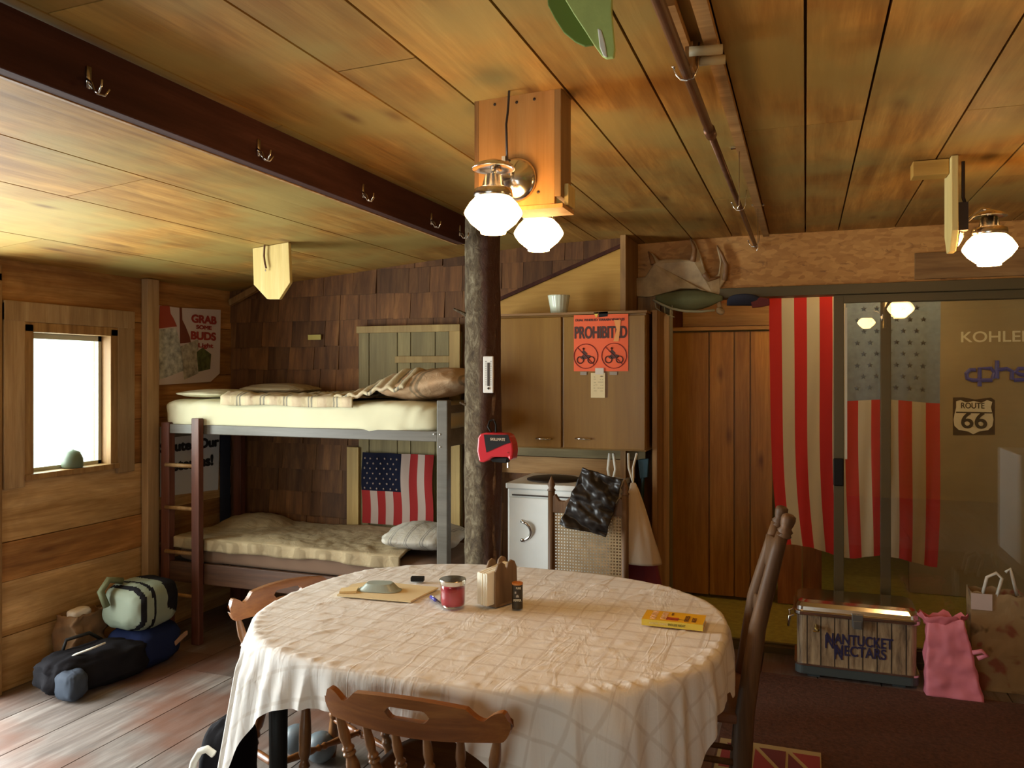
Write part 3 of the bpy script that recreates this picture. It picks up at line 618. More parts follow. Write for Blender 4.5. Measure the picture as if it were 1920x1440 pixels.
# ------------------------------------------------------------------ boarded door on the shingle wall with small flag
q = M(); YW = 4.46
def R_(x0, y0, x1, y1, Y, d, mb, m=0, r=None): a = atY(x0, y0, Y); b = atY(x1, y1, Y); mb.box(a.x, b.x, Y, Y+d, b.z, a.z, m, r)
for a, b in zip((672, 692, 745, 770, 816, 842), (692, 745, 770, 816, 842, 866)): R_(a+.8, 622, b-.8, 1000, YW, .02, q)
t3 = thing('boarded_door', 'old boarded door of olive planks in the shingle wall behind the bunk', 'door', (atY(760, 900, YW).x, YW, .4))
q.build('planks', wood('olive_planks', (.15, .11, .035), (.21, .155, .055), (.27, .21, .08), 'z', knots=.1, blotch=.2, var=.35), t3)
q = M(); R_(668, 612, 862, 621, YW-.02, .02, q); R_(842, 621, 862, 1000, YW-.02, .019, q); R_(650, 838, 672, 1000, YW-.02, .03, q); R_(740, 668, 842, 680, YW-.015, .015, q); q.build('frame', wood('yellow_trim', (.28, .17, .05), (.36, .23, .07), (.44, .30, .10), 'z', knots=.2, blotch=.2, var=.25), t3, bevel=.002)
FR = plain('flag_red', (.26, .022, .02), .9, spec=.1, bmp=.2); FW = plain('flag_white', (.45, .38, .28), .8, bmp=.2); FB = plain('flag_blue', (.010, .011, .022), .9, spec=.05, bmp=.2)
def star(mb, c, r, ux, uz, off, m):
    pts = []
    for k in range(10):
        a = PI/2+k*PI/5; rr = r if k % 2 == 0 else r*.42; pts.append(c+ux*math.cos(a)*rr+uz*math.sin(a)*rr+off)
    mb.prism(pts, off*.3, m)
a = atY(679, 848, YW-.035); b = atY(812, 990, YW-.035); fw = b.x-a.x; fh = a.z-b.z
def small_flag(u, v): return Vector((a.x+fw*u+.006*math.sin(v*7)*v-.008*v*(1-u), YW-.035+.010*math.sin(u*17+v*2)*v+.004*math.sin(v*9), b.z+fh*v))
q = M(); q.grid(small_flag, 65, 30, mf=lambda i, j: (2 if (i/65 < .56 and j/30 > .46-.001) else (0 if int((i/65)*9) % 2 == 0 else 1)))
for r in range(7):
    for k in range(6):
        q_u = .05+k*.092+(.045 if r % 2 else 0); q_v = .50+r*.07
        if q_u < .54: star(q, small_flag(q_u, q_v), .0085, Vector((1, 0, 0)), Vector((0, 0, 1)), Vector((0, -.004, 0)), 1)
tag(q.build('flag', [FR, plain('flag_pink_white', (.36, .26, .21), .8), FB], smooth=True), 'small stars and stripes flag hanging behind the lower bunk', 'flag')

# ------------------------------------------------------------------ posters on the left wall
def poly_at(pts, X, mb, m=0, d=.002): mb.prism([tuple(atX(x, y, X)) for x, y in pts], (-d, 0, 0), m)
pw = plain('poster_white', (.60, .50, .46), .6); XP = XL+.012
q = M(); poly_at([(297, 572), (336, 577), (414, 581), (412, 700), (395, 716), (296, 722)], XP, q)
ps = q.build('poster', pw); tag(ps, 'beer poster with two bottles above the top bunk on the left wall', 'poster')
q = M(); poly_at([(300, 573), (318, 573), (320, 588), (326, 598), (332, 612), (298, 616)], XP+.003, q); q.build('bottle_print', plain('poster_red', (.36, .06, .03), .6), ps)
q = M(); poly_at([(337, 577), (341, 577), (342, 600), (348, 612), (356, 632), (358, 642), (338, 644)], XP+.003, q); q.build('bottle_print', plain('poster_brown', (.16, .04, .02), .6), ps)
q = M(); poly_at([(297, 618), (330, 615), (337, 640), (345, 695), (300, 712)], XP+.0025, q); q.build('label_print', plain('poster_label', (.42, .42, .36), .6, noise_amt=.5, nscale=25), ps)
q = M(); poly_at([(338, 650), (372, 636), (372, 700), (346, 712)], XP+.0025, q); q.build('label_print', plain('poster_label_tan', (.36, .32, .24), .6, noise_amt=.5, nscale=25), ps)
q = M(); poly_at([(369, 660), (380, 652), (396, 664), (394, 692), (372, 697)], XP+.003, q); q.build('green_print', plain('poster_green', (.08, .09, .03), .6, noise_amt=.5, nscale=30), ps)
m_pr = plain('poster_lettering', (.30, .03, .02), .6)
def wtext(body, x0, x1, y, hpx, X, mt, par, bold=0.0):
    p = atX((x0+x1)/2, y, X); zz = (-p.x*s_+p.y*c_); p.y = (atX(x0, y, X).y+atX(x1, y, X).y)/2; return text('lettering', body, hpx*zz/F/.70, mt, par, p, RX, 1, bold, fit=atX(x1, y, X).y-atX(x0, y, X).y)
wtext('GRAB', 359, 406, 599, 14, XP+.004, m_pr, ps, .004); wtext('SOME', 368, 397, 614, 7, XP+.004, m_pr, ps, .002); wtext('BUDS', 358, 405, 630, 14, XP+.004, m_pr, ps, .004); wtext('Light', 372, 400, 649, 8, XP+.004, m_pr, ps, .002)
q = M(); poly_at([(300, 800), (412, 806), (409, 918), (300, 932)], XP, q)
ps2 = q.build('poster', plain('banner_white', (.55, .55, .55), .6)); tag(ps2, 'white veterans banner with black lettering behind the bunk ladder', 'poster')
m_bk = plain('ink_black', (.012, .012, .014), .6)
wtext('Salutes Our', 300, 411, 834, 17, XP+.003, m_bk, ps2, .006); wtext('Veterans!', 305, 400, 869, 19, XP+.003, m_bk, ps2, .006)
q = M(); poly_at([(413, 806), (432, 808), (432, 975), (413, 985)], XP, q); tag(q.build('wall_cloth', plain('navy_cloth', (.02, .025, .045), .8)), 'dark navy strip of cloth in the corner beside the veterans banner', 'cloth')
q = M(); a = atY(578, 628, YB-.03); b = atY(602, 637, YB-.03); q.box(a.x, b.x, YB-.034, YB-.028, b.z, a.z); tag(q.build('yellow_tag', plain('yellow_tag', (.45, .36, .07), .6)), 'tiny yellow tag pinned on the shingled wall above the top bunk', 'tag')
# diagonal brace in the corner
q = M(); q.bar(atX(432, 568, XL+.03)+Vector((0, 0, 0)), atY(482, 540, 4.42), .03, .04); struct('trim_12', q, m_trim)

# ------------------------------------------------------------------ wall cabinet
YC0 = 4.20
a = atY(1206, 588, YC0); zc1 = 1.89; zc0 = 1.155; cx0, cxm, cx1 = -1.70, atY(1054, 700, YC0).x, a.x
cb = thing('wall_cabinet', 'brown two-door wall cabinet between the log post and the back doorway', 'cabinet', ((cx0+cx1)/2, 4.3, zc0))
q = M(); q.box(cx0, cx1+.012, YC0+.02, YB-.03, zc0, zc1); q.build('body', m_cab, cb, bevel=.002)
for (x0, x1, hx) in ((cx0+.004, cxm-.006, 1018), (cxm+.006, cx1+.01, 1092)):
    q = M(); q.box(x0, x1, YC0, YC0+.018, zc0+.008, zc1-.012); d = q.build('door', m_cab, cb, bevel=.003)
    h = atY(hx, 823, YC0-.02); q = M(); q.tube([(h.x-.045, YC0-.001, h.z), (h.x-.04, YC0-.018, h.z), (h.x, YC0-.022, h.z), (h.x+.04, YC0-.018, h.z), (h.x+.045, YC0-.001, h.z)], .004, 8); q.build('handle', m_chrome, d, smooth=True)
q = M(); q.box(cx0, cx1+.02, YC0-.006, YB-.03, zc1, zc1+.012); q.build('top_trim', m_trimx, cb)
q = M(); q.box(cx1+.03, cx1+.055, YC0+.1, YG-.06, .0, zc1+.02); struct('trim_13', q, m_trim)
q = M(); q.box(-1.75, -.84, YB-.045, YB-.025, 1.085, 1.135); struct('trim_14', q, wood('rail_board', (.2, .15, .06), (.27, .2, .09), (.33, .25, .12), 'x', knots=0, var=.1))
q = M(); q.box(-1.75, -.90, YB-.035, YB-.024, .98, 1.08); struct('trim_15', q, m_trimx)
# prohibited sign
m_gtape = plain('grey_tape', (.3, .24, .18), .5)
YS = YC0-.003
m_or = plain('orange_paper', (.80, .11, .025), .5)
a = atY(1076, 591, YS); b = atY(1178, 696, YS)
q = M(); q.box(a.x, b.x, YS-.001, YS, b.z, a.z); sg = q.build('poster', m_or); tag(sg, 'orange PROHIBITED sign taped to the cabinet door', 'sign')
def ytext(body, x0, x1, y, hpx, Y, mt, par, bold=0.0, name='lettering', **k):
    p = atY((x0+x1)/2, y, Y); zz = (-p.x*s_+p.y*c_); xa, xb = atY(x0, y, Y).x, atY(x1, y, Y).x; p.x = (xa+xb)/2; return text(name, body, hpx*zz/F/.70, mt, par, p, RY, 1, bold, fit=xb-xa, **k)
m_ink = plain('brown_ink', (.06, .015, .008), .6)
ytext('PROHIBITED', 1077, 1176, 623, 22, YS-.002, m_ink, sg, .0026); ytext('DUAL WHEELED TERRAIN VEHICLES', 1079, 1171, 599.5, 4.2, YS-.002, m_ink, sg, .0006)
def ring(mb, c, r, w, y): 
    pth = [c+Vector((r*math.cos(t*PI/16), 0, r*math.sin(t*PI/16))) for t in range(33)]; mb.tube(pth, w, 6, cap=False)
for (x, y) in ((1098, 668), (1151, 667)):
    c = atY(x, y, YS-.003); r = .066 if x < 1120 else .067; q = M(); ring(q, c, r, .0022, 0)
    q.tube([c+Vector((-r*.7, 0, r*.7)), c+Vector((r*.7, 0, -r*.7))], .0022, 6); q.build('no_riding_symbol', plain('sign_red_ink', (.22, .015, .008), .6), sg)
    q = M()
    for dx, dz, rr in ((-.03, -.02, .018), (.03, -.02, .018)): ring(q, c+Vector((dx, 0, dz)), rr, .003, 0)
    q.prism([c+Vector((px*.001, .0005, pz*.001)) for px, pz in ((-32, -8), (-12, 10), (8, 8), (26, 4), (30, -6), (10, -14), (-18, -18))], (0, .001, 0))
    q.prism([c+Vector((px*.001, .0005, pz*.001)) for px, pz in ((-14, 8), (-20, 24), (-12, 36), (-2, 26), (10, 14), (4, 8))], (0, .001, 0))
    q.lathe([(.001, -.007), (.007, 0), (.001, .007)], 8, Matrix.Translation(c+Vector((-.012, 0, .04)))); q.build('rider_print', m_ink, sg)
q = M(); p = [atY(x, y, YS-.003) for x, y in ((1113, 586), (1123, 585), (1118, 596))]; q.prism(p, (0, .001, 0)); q.build('tape', plain('yellow_tape', (.7, .5, .08), .5), sg)
q = M(); p = [atY(x, y, YS-.003) for x, y in ((1123, 585), (1140, 584), (1139, 593), (1122, 595))]; q.prism(p, (0, .001, 0)); q.build('tape', m_black, sg)
q = M(); p = [atY(x, y, YS-.004) for x, y in ((1151, 600), (1164, 600), (1160, 640), (1150, 640), (1156, 618))]; q.prism(p, (0, .0005, 0)); q.build('glare_tape', plain('tape_glare', (.75, .30, .08), .3), sg)  # lighter orange patch paints the glare on the clear tape
for (x0, x1) in ((1088, 1100), (1143, 1157)): q = M(); a = atY(x0, 697, YS-.001); b = atY(x1, 703, YS-.001); q.box(a.x, b.x, YS-.002, YS-.001, b.z, a.z); q.build('tape', m_gtape, sg)
a = atY(1108, 699, YS-.004); b = atY(1135, 746, YS-.004); q = M(); q.box(a.x, b.x, YS-.007, YS-.004, b.z, a.z); cd = q.build('note_card', plain('cream_card', (.66, .52, .28), .6), bevel=.002); tag(cd, 'small cream card with tiny print hanging under the orange sign', 'card')
q = M(); p0 = atY(1116, 690, YS-.008); p1 = atY(1132, 702, YS-.008); q.box(p0.x, p1.x, YS-.0085, YS-.0075, p1.z, p0.z); q.build('tape', plain('frosted_tape', (.6, .5, .4), .4), cd)
for k in range(6): ytext(('. •', '- ..', '.-', '.- ..', '- ---', '..')[k], 1113, 1131, 706+k*5.4, 3.2, YS-.0078, m_ink, cd)
# ribbed white cup
c = atY(1048, 583, 4.30); c.z = zc1+.012
prof = [(.036, 0), (.040, .002), (.046, .05), (.053, .096), (.055, .104), (.051, .104), (.043, .05), (.036, .008), (.001, .006)]
q = M(); n = 48; k = len(prof)
vs = [Vector((c.x+p[0]*(1+.03*math.cos(16*2*PI*j/n))*math.cos(2*PI*j/n)*1.12, c.y+p[0]*(1+.03*math.cos(16*2*PI*j/n))*math.sin(2*PI*j/n)*1.12, c.z+p[1])) for p in prof for j in range(n)]
q.add(vs, [(i*n+j, i*n+(j+1) % n, (i+1)*n+(j+1) % n, (i+1)*n+j) for i in range(k-1) for j in range(n)]+[tuple(range(n-1, -1, -1))])
tag(q.build('ribbed_cup', plain('pale_green_porcelain', (.68, .72, .55), .25), smooth=True), 'pale ribbed cup standing on top of the wall cabinet', 'cup')

# ------------------------------------------------------------------ thermometer and red case on the post
p = atY(916, 702, 3.50); t = thing('thermometer', 'white wall thermometer nailed to the log post', 'thermometer', tuple(p))
a = atY(907, 668, 3.51); b = atY(926, 737, 3.51)
q = M(); q.box(a.x, b.x, 3.50, 3.512, b.z, a.z); q.build('board', plain('thermometer_white', (.68, .64, .58), .5), t, bevel=.004)
q = M(); q.box(p.x-.006, p.x+.006, 3.4985, 3.50, p.z-.055, p.z+.055); q.lathe([(.001, -.006), (.006, 0), (.001, .006)], 10, Matrix.Translation((p.x, 3.497, p.z-.066))); q.build('tube', m_iron, t)
q = M()
for k in range(14):
    z = p.z-.05+k*.0085; q.box(p.x-.017, p.x-.009, 3.4985, 3.5, z, z+.0018); q.box(p.x+.009, p.x+.015, 3.4985, 3.5, z, z+.0018)
q.build('scale', m_bk, t)
t = thing('flashlight_case', 'red and black case hanging on the log post', 'case', tuple(atY(926, 870, 3.46)))
def P3(pts, Y): return [tuple(atY(880+x/16, 790+y/16, Y)) for x, y in pts]
q = M(); q.prism(P3([(250, 480), (330, 370), (500, 340), (1100, 370), (1200, 440), (1290, 680), (1310, 900), (1280, 1150), (1180, 1180), (1160, 1080), (700, 1080), (560, 1180), (420, 1240), (290, 1220), (220, 900)], 3.42), (0, .075, 0)); q.build('shell', plain('glossy_red', (.50, .02, .03), .3), t, bevel=.008)
q = M(); q.prism(P3([(430, 400), (1160, 400), (1230, 640), (1050, 690), (850, 780), (510, 930)], 3.416), (0, .004, 0)); q.build('black_panel', m_black, t)
text('lettering', 'SKILLMATE', .0165, plain('cream_letters', (.55, .42, .3), .6), t, atY(880+850/16, 790+540/16, 3.414), RY, .9, .0004)
q = M(); c = atY(880+1160/16, 790+940/16, 3.418); q.lathe([(.001, -.003), (.004, 0), (.001, .003)], 10, Matrix.Translation(c)); q.build('screw', m_chrome, t)
q = M(); q.tube([atY(922, 812, 3.46), atY(915, 800, 3.47), atY(918, 790, 3.49), atY(926, 786, 3.50), atY(930, 797, 3.49), atY(930, 812, 3.46)], .005, 8); q.build('strap', m_black, t, smooth=True)
q = M(); q.tube([atY(926, 788, 3.60), atY(926, 787, 3.47)], .004, 8); q.build('nail', m_iron, t)
q = M(); q.prism(P3([(600, 1090), (1150, 1090), (1100, 1260), (680, 1220)], 3.44), (0, .05, 0)); q.build('lens_end', m_black, t, bevel=.004)
q = M(); c = atY(953, 872, 3.45); q.tube([c+Vector((0, 0, .01)), c+Vector((0, 0, -.012))], .005, 8); q.build('clasp', m_chrome, t)

# ------------------------------------------------------------------ antler and caps on the header
YA = YG-.12
def AP(x, y, Y=YA): return atY(900+x*560/1920, 440+y*420/1440, Y)
an = thing('moose_antler', 'palmate moose antler mounted above the back doorway', 'antler', tuple(AP(1300, 400)))
pts = [(975, 350), (985, 275), (1060, 270), (1115, 190), (1080, 110), (1110, 120), (1150, 165), (1200, 160), (1290, 160), (1370, 165), (1385, 80), (1350, 20), (1380, 40), (1420, 130), (1450, 230), (1490, 285), (1530, 250), (1540, 170), (1515, 60), (1560, 110), (1588, 200), (1575, 290), (1545, 340), (1545, 420), (1555, 480), (1530, 490), (1515, 430), (1490, 385), (1400, 350), (1300, 350), (1200, 375), (1090, 400), (1000, 395)]
cen = Vector(AP(1280, 270))
q = M(); front = [AP(x, y) for x, y in pts]
def bow(p, d=0): k = (p-cen); return Vector((p.x, p.y-.03+.9*k.x*k.x+.5*k.z*k.z+d, p.z))
q.prism([bow(p) for p in front], (0, .022, 0)); q.build('palm', plain('antler_bone', (.46, .33, .17), .5, noise_amt=.25, nscale=14, bmp=.4), an, bevel=.009)
q = M(); c = AP(1545, 490, YA-.02); q.lathe([(.001, -.012), (.022, -.01), (.026, 0), (.022, .01), (.001, .012)], 14, Matrix.Translation(c) @ Euler((.6, .7, 0)).to_matrix().to_4x4()); q.build('burr', plain('pale_bone', (.5, .38, .22), .6, noise_amt=.3, nscale=60), an, smooth=True)
for pth in ([(1370, 175), (1383, 100), (1352, 30)], [(1115, 190), (1100, 145), (1080, 108)], [(1570, 290), (1580, 190), (1520, 65)], [(1440, 250), (1470, 290), (1540, 270)]):
    q = M(); P_ = [bow(AP(x, y, YA-.005)) for x, y in pth]; P_ = [P_[0], (P_[0]+P_[1])/2, P_[1], (P_[1]+P_[2])/2+Vector((.002, 0, 0)), P_[2]]; q.tube(P_, [.016, .015, .013, .009, .004], 10); q.build('tine', plain('tine_brown', (.26, .13, .05), .5, noise_amt=.2), an, smooth=True)
t = thing('canvas_hat', 'green canvas hat with white cord hanging under the moose antler', 'hat', tuple(AP(1350, 450, YA-.02)))
def HP(x, y, d=0): return AP(x, y, YA+d)
q = M()
def hatf(u, v):
    x = 1130+430*u; top = 395-40*math.sin(PI*u); bot = 425+62*math.sin(PI*min(1, u*1.05))**.8; y = top+(bot-top)*v
    return HP(x, y, -.05*math.sin(PI*v)*math.sin(PI*u)-.01)
q.grid(hatf, 30, 10); q.build('crown', plain('olive_canvas', (.15, .16, .07), .9, noise_amt=.15, bmp=.3), t, smooth=True, solid=.006)
q = M(); q.tube([HP(1115, 420, -.03), HP(1160, 445, -.05), HP(1230, 475, -.06), HP(1320, 492, -.06), HP(1420, 494, -.06), HP(1510, 485, -.05)], .007, 8); q.tube([HP(1125, 430, -.03), HP(1130, 470, -.03), HP(1180, 510, -.035), HP(1250, 530, -.03)], .003, 6)
for x in (1185, 1235): q.tube([HP(x, 455, -.05), HP(x+2, 510, -.035)], .003, 6)
q.build('cord', plain('pale_cord', (.42, .42, .28), .8), t, smooth=True)
t = thing('visor_hat', 'dark blue visored hat hanging beside the green hat under the header', 'hat', tuple(AP(1700, 460)))
def capf(u, v):
    a = PI*u; x = 1700-110*math.cos(a); y = 470-75*v*math.sin(a)**.5-15; return HP(x, y, -.06*math.sin(PI*v*.5+.2)*math.sin(a)-.01)
q = M(); q.grid(capf, 24, 8); q.build('crown', plain('navy_cap', (.03, .035, .06), .8), t, smooth=True, solid=.006)
q = M(); q.prism([HP(x, y, -.05) for x, y in ((1740, 430), (1800, 400), (1860, 410), (1862, 450), (1810, 462), (1750, 468))], (0, .012, -.004)); q.build('brim', plain('maroon_brim', (.16, .03, .03), .8), t, bevel=.004)

# ------------------------------------------------------------------ big flag behind the sliding door
def thin(m, col, f=.25):
    nt = m.node_tree; out = nt.nodes['Material Output']; tr = nd(nt, 'ShaderNodeBsdfTranslucent'); tr.inputs[0].default_value = rgba(col)
    mx = nd(nt, 'ShaderNodeMixShader'); mx.inputs[0].default_value = f
    nt.links.new(nt.nodes['Principled BSDF'].outputs[0], mx.inputs[1]); nt.links.new(tr.outputs[0], mx.inputs[2]); nt.links.new(mx.outputs[0], out.inputs[0]); return m
YFL = 4.93
a = atY(1442, 545, YFL); b = atY(1764, 545, YFL); ztop = 2.05; zbot0 = .52
CW = FW; m_cant = plain('hazy_blue', (.28, .34, .38), .85, noise_amt=.2, nscale=30, bmp=.3)  # pale canton and star colours include the haze of the door glass
def big_flag(u, v):
    sq = .065*v**3*(1-u)**2 - .02*v**3*u**2
    x = a.x+(b.x-a.x)*u+sq+.008*math.sin(v*6+u*3)*v
    y = YFL+.013*math.sin(u*20+v*1.5+.6*math.sin(v*3))*(.25+.75*v)+.006*math.sin(u*55+v*9)*v
    z = ztop-(ztop-(zbot0+.045*(1-u)**1.5+.018*math.sin(u*11)))*v
    return Vector((x, y, z))
q = M(); q.grid(big_flag, 130, 60, mf=lambda i, j: (2 if (i >= 60 and j/60 < .405) else (0 if (i//10) % 2 == 0 else 1)))
for r in range(9):
    for k in range(6 if r % 2 == 0 else 5):
        u = .50+.075*k+(.0375 if r % 2 else 0)+.03; v = .035+.042*r
        if u < .99: star(q, big_flag(u, v), .017, Vector((1, 0, 0)), Vector((0, 0, 1)), Vector((0, -.002, 0)), 3)
tag(q.build('flag', [thin(plain('flag_bright_red', (.68, .04, .035), .8), (.8, .05, .04)), thin(plain('flag_cream', (.74, .64, .42), .8), (.8, .7, .48)), thin(m_cant, (.30, .36, .40)), thin(plain('hazy_star', (.285, .345, .385), .85), (.31, .37, .41))], smooth=True), 'large stars and stripes flag hung vertically in the back doorway', 'flag')

# ------------------------------------------------------------------ signs on tan wall
YQ = YT-.004
o = ytext('KOHLER', 1802, 1937, 631, 20, YQ, plain('cream_letters_2', (.70, .62, .42), .5), None, .0015, name='sign_lettering'); tag(o, 'cream KOHLER lettering at the top of the tan wall', 'sign')
def LP(x, y): return atY(1400+x*520/1920, 520+y*390/1440, YQ)
q = M(); w = .0145
def st(pts): q.tube([LP(x, y) for x, y in pts], w, 6)
st([(1585, 640), (1545, 640), (1520, 665), (1525, 700), (1560, 712), (1700, 712)]); st([(1612, 755), (1612, 630), (1690, 630), (1715, 660), (1700, 700)])
st([(1732, 575), (1732, 640), (1732, 700)]); st([(1732, 640), (1800, 632), (1835, 650), (1835, 708)]); st([(1960, 632), (1880, 632), (1860, 655), (1890, 672), (1950, 680), (1960, 705), (1850, 712)])
tag(q.build('sign_lettering', plain('blue_letters', (.06, .07, .34), .5)), 'blue lowercase cphs lettering below KOHLER on the tan wall', 'sign')
rs = thing('road_sign', 'black and white ROUTE 66 shield sign on the tan wall', 'sign', tuple(atY(1826, 782, YQ)))
def RP(x, y, d=0): p = LP(x, y); p.y -= d; return p
q = M(); q.prism([RP(x, y) for x, y in ((1428, 832), (1500, 830), (1580, 846), (1690, 832), (1718, 850), (1718, 1090), (1428, 1092))], (0, .003, 0)); q.build('plate', plain('sign_dark_brown', (.035, .018, .012), .5), rs)
sh = [(1450, 858), (1480, 850), (1520, 866), (1572, 856), (1625, 868), (1665, 850), (1700, 862), (1690, 900), (1700, 940), (1708, 985), (1700, 1030), (1670, 1058), (1610, 1066), (1568, 1086), (1530, 1066), (1468, 1056), (1438, 1028), (1432, 985), (1440, 940), (1450, 900)]
q = M(); q.prism([RP(x, y, .003) for x, y in sh], (0, .001, 0)); q.build('shield', plain('shield_cream', (.72, .62, .42), .5), rs)
q = M(); q.box(RP(1448, 912).x, RP(1698, 912).x, YQ-.005, YQ-.004, RP(0, 917).z, RP(0, 909).z); q.build('bar', m_bk, rs)
ytext('ROUTE', 1802, 1846, 760.5, 10.5, YQ-.005, m_bk, rs, .001); ytext('66', 1802, 1851, 788, 30, YQ-.005, m_bk, rs, .003)

# ------------------------------------------------------------------ white cookstove and cane chair and bags in the corner
sx0, sx1, sy0, sz = -1.50, -.93, 4.02, .985
cs = thing('cookstove', 'white enamel cookstove standing behind the cane-back chair', 'stove', ((sx0+sx1)/2, 4.2, 0))
q = M(); q.box(sx0, sx1, sy0, YB-.05, .12, sz-.03); q.build('body', m_white, cs, bevel=.008)
q = M(); q.box(sx0+.01, sx1, sy0-.012, sy0+.02, .16, sz-.075); d = q.build('oven_door', m_white, cs, bevel=.006)
q = M(); q.box(sx0-.006, sx1+.006, sy0-.015, YB-.04, sz-.03, sz); q.build('top', m_white, cs, bevel=.006)
q = M(); q.box(sx0+.03, sx1-.03, sy0-.0135, sy0-.001, sz-.066, sz-.060); q.build('trim_line', m_iron, cs)
q = M(); q.lathe([(.15, 0), (.15, .006), (.13, .012), (.05, .018), (.001, .02)], 24, Matrix.Translation((sx0+.2, 4.22, sz))); q.lathe([(.10, 0), (.10, .006), (.001, .014)], 24, Matrix.Translation((sx1-.13, 4.22, sz))); q.build('burner_lids', m_iron, cs, smooth=True)
hc = atY(988, 996, sy0-.02)
q = M(); q.tube([hc+Vector((-.028+.05*math.cos(t), -.012*math.sin(t*1), .05*math.sin(t))) for t in [k*PI/10-.5*PI for k in range(11)]], [.004]+[.009]*9+[.004], 10); q.tube([hc+Vector((-.028, .015, .05)), hc+Vector((-.028, 0, .05))], .01); q.tube([hc+Vector((-.028, .015, -.05)), hc+Vector((-.028, 0, -.05))], .01); q.build('handle', m_chrome, d, smooth=True)
for x in (sx0+.05, sx1-.05):
    for y in (sy0+.05, YB-.1): q = M(); q.box(x-.02, x+.02, y-.02, y+.02, 0, .12); q.build('leg', m_iron, cs)
# cane-back chair
YH = 3.50
xa, xb = atY(1034, 900, YH).x, atY(1172, 960, YH).x
ch = thing('cane_chair', 'dark carved chair with cane back behind the table, black bag draped on it', 'chair', ((xa+xb)/2, 3.3, 0))
q = M(); q.tube([(xa, YH+.02, 0), (xa, YH, .45), (xa, YH, 1.03)], .016, 10); q.lathe([(.016, 1.03), (.02, 1.036), (.012, 1.045), (.018, 1.06), (.012, 1.075), (.004, 1.095), (.001, 1.10)], 12, Matrix.Translation((xa, YH, 0))); q.build('back_post', m_dkchair, ch, smooth=True)
q = M(); q.tube([(xb, YH+.02, 0), (xb, YH, .45), (xb, YH, 1.03)], .016, 10); q.lathe([(.016, 1.03), (.02, 1.036), (.012, 1.045), (.018, 1.06), (.012, 1.075), (.004, 1.095), (.001, 1.10)], 12, Matrix.Translation((xb, YH, 0))); q.build('back_post', m_dkchair, ch, smooth=True)
w = xb-xa
prof = [(0, .935), (.0, 1.0), (.06, 1.02), (.12, .99), (.2, .99), (.3, 1.02), (.5, 1.04), (.7, 1.02), (.8, .99), (.88, .99), (.94, 1.02), (1, 1.0), (1, .935)]
q = M(); q.prism([(xa+w*x, YH-.012, z) for x, z in prof], (0, .024, 0)); q.build('crest_rail', m_dkchair, ch, bevel=.004)
q = M(); q.box(xa, xb, YH-.012, YH+.012, .50, .54); q.build('lower_rail', m_dkchair, ch, bevel=.003)
q = M(); st_ = .0135; nx_ = int((w-.03)/st_); nz_ = int(.39/st_)
for i in range(nx_+1): x = xa+.015+i*(w-.03)/nx_; q.box(x-.0036, x+.0036, YH-.002, YH, .54, .935)
for j in range(nz_+1): z = .545+j*.39/nz_; q.box(xa+.012, xb-.012, YH-.003, YH+.001, z-.0036, z+.0036)
q.build('cane_panel', plain('cane', (.32, .22, .11), .6, noise_amt=.2, nscale=30), ch)
q = M(); q.box(xa-.02, xb+.02, YH-.42, YH+.01, .42, .455); q.build('seat', m_dkchair, ch, bevel=.01)
for x in (xa, xb): q = M(); q.tube([(x, YH-.38, 0), (x, YH-.38, .2), (x, YH-.38, .42)], [.012, .02, .018], 10); q.build('front_leg', m_dkchair, ch, smooth=True)
# black plastic bag draped on it
pts = [(1093, 878), (1168, 900), (1158, 945), (1140, 1006), (1050, 984), (1062, 940)]
def bagf(u, v):
    tl, tr_, br_, bl = Vector(atY(1092, 877, YH-.03)), Vector(atY(1168, 899, YH-.03)), Vector(atY(1136, 1006, YH-.05)), Vector(atY(1050, 983, YH-.05))
    p = tl*(1-u)*(1-v)+tr_*u*(1-v)+br_*u*v+bl*(1-u)*v
    p.y += -.014*math.sin(PI*u)-.03*nz(u*2+v*2, v*6-u*2, 2)-.010*nz(u*5+v*4, v*13-u*5, 5); return p
q = M(); q.grid(bagf, 50, 50); tag(q.build('plastic_bag', plain('black_plastic', (.016, .012, .010), .38, spec=.35), smooth=True, solid=.008), 'crumpled black plastic bag draped over the cane chair back', 'bag')
# hanging bags under the cabinet
def cone_bag(x_top, y_top, xl, xr, ybot, Y, thick, seed, ztl=None):
    T = atY(x_top, y_top, Y); L = atY(xl, ybot, Y); R = atY(xr, ybot, Y); 
    def f(u, v):
        a = 2*PI*u; k = v**.8; cx = T.x+(((L.x+R.x)/2)-T.x)*v; hw = .012+((R.x-L.x)/2-.012)*k; 
        rr = 1+.10*nz(math.cos(a)*3+seed, math.sin(a)*3, v*2)+.05*math.sin(a*9+seed)*(1-v)
        return Vector((cx+hw*math.cos(a)*rr, Y+thick*k*math.sin(a)*rr, T.z+(L.z-T.z)*v))
    return f
f = cone_bag(1187, 905, 1168, 1241, 1052, 4.12, .07, 2); q = M(); q.grid(f, 48, 30, True); n0 = len(q.v); q.f.append([k*31+30 for k in range(48)]); q.m.append(0); q.r.append(0)
t = thing('shopping_bag', 'white plastic shopping bag hanging by its handles below the cabinet', 'bag', tuple(atY(1200, 1040, 4.12)))
q.build('bag', plain('white_plastic', (.62, .50, .36), .5, bmp=.3, nscale=15), t, smooth=True)
a = atY(1187, 905, 4.12)
for x in (1170, 1186): q = M(); b = atY(x+8, 850, 4.16); q.tube([a, (a+b)/2+Vector((.01 if x > 1190 else -.01, 0, 0)), b], .006, 6); q.build('handle', m_offw, t)
f = cone_bag(1200, 960, 1166, 1250, 1130, 4.26, .06, 6); q = M(); q.grid(f, 40, 24, True); q.f.append([k*25+24 for k in range(40)]); q.m.append(0); q.r.append(0)
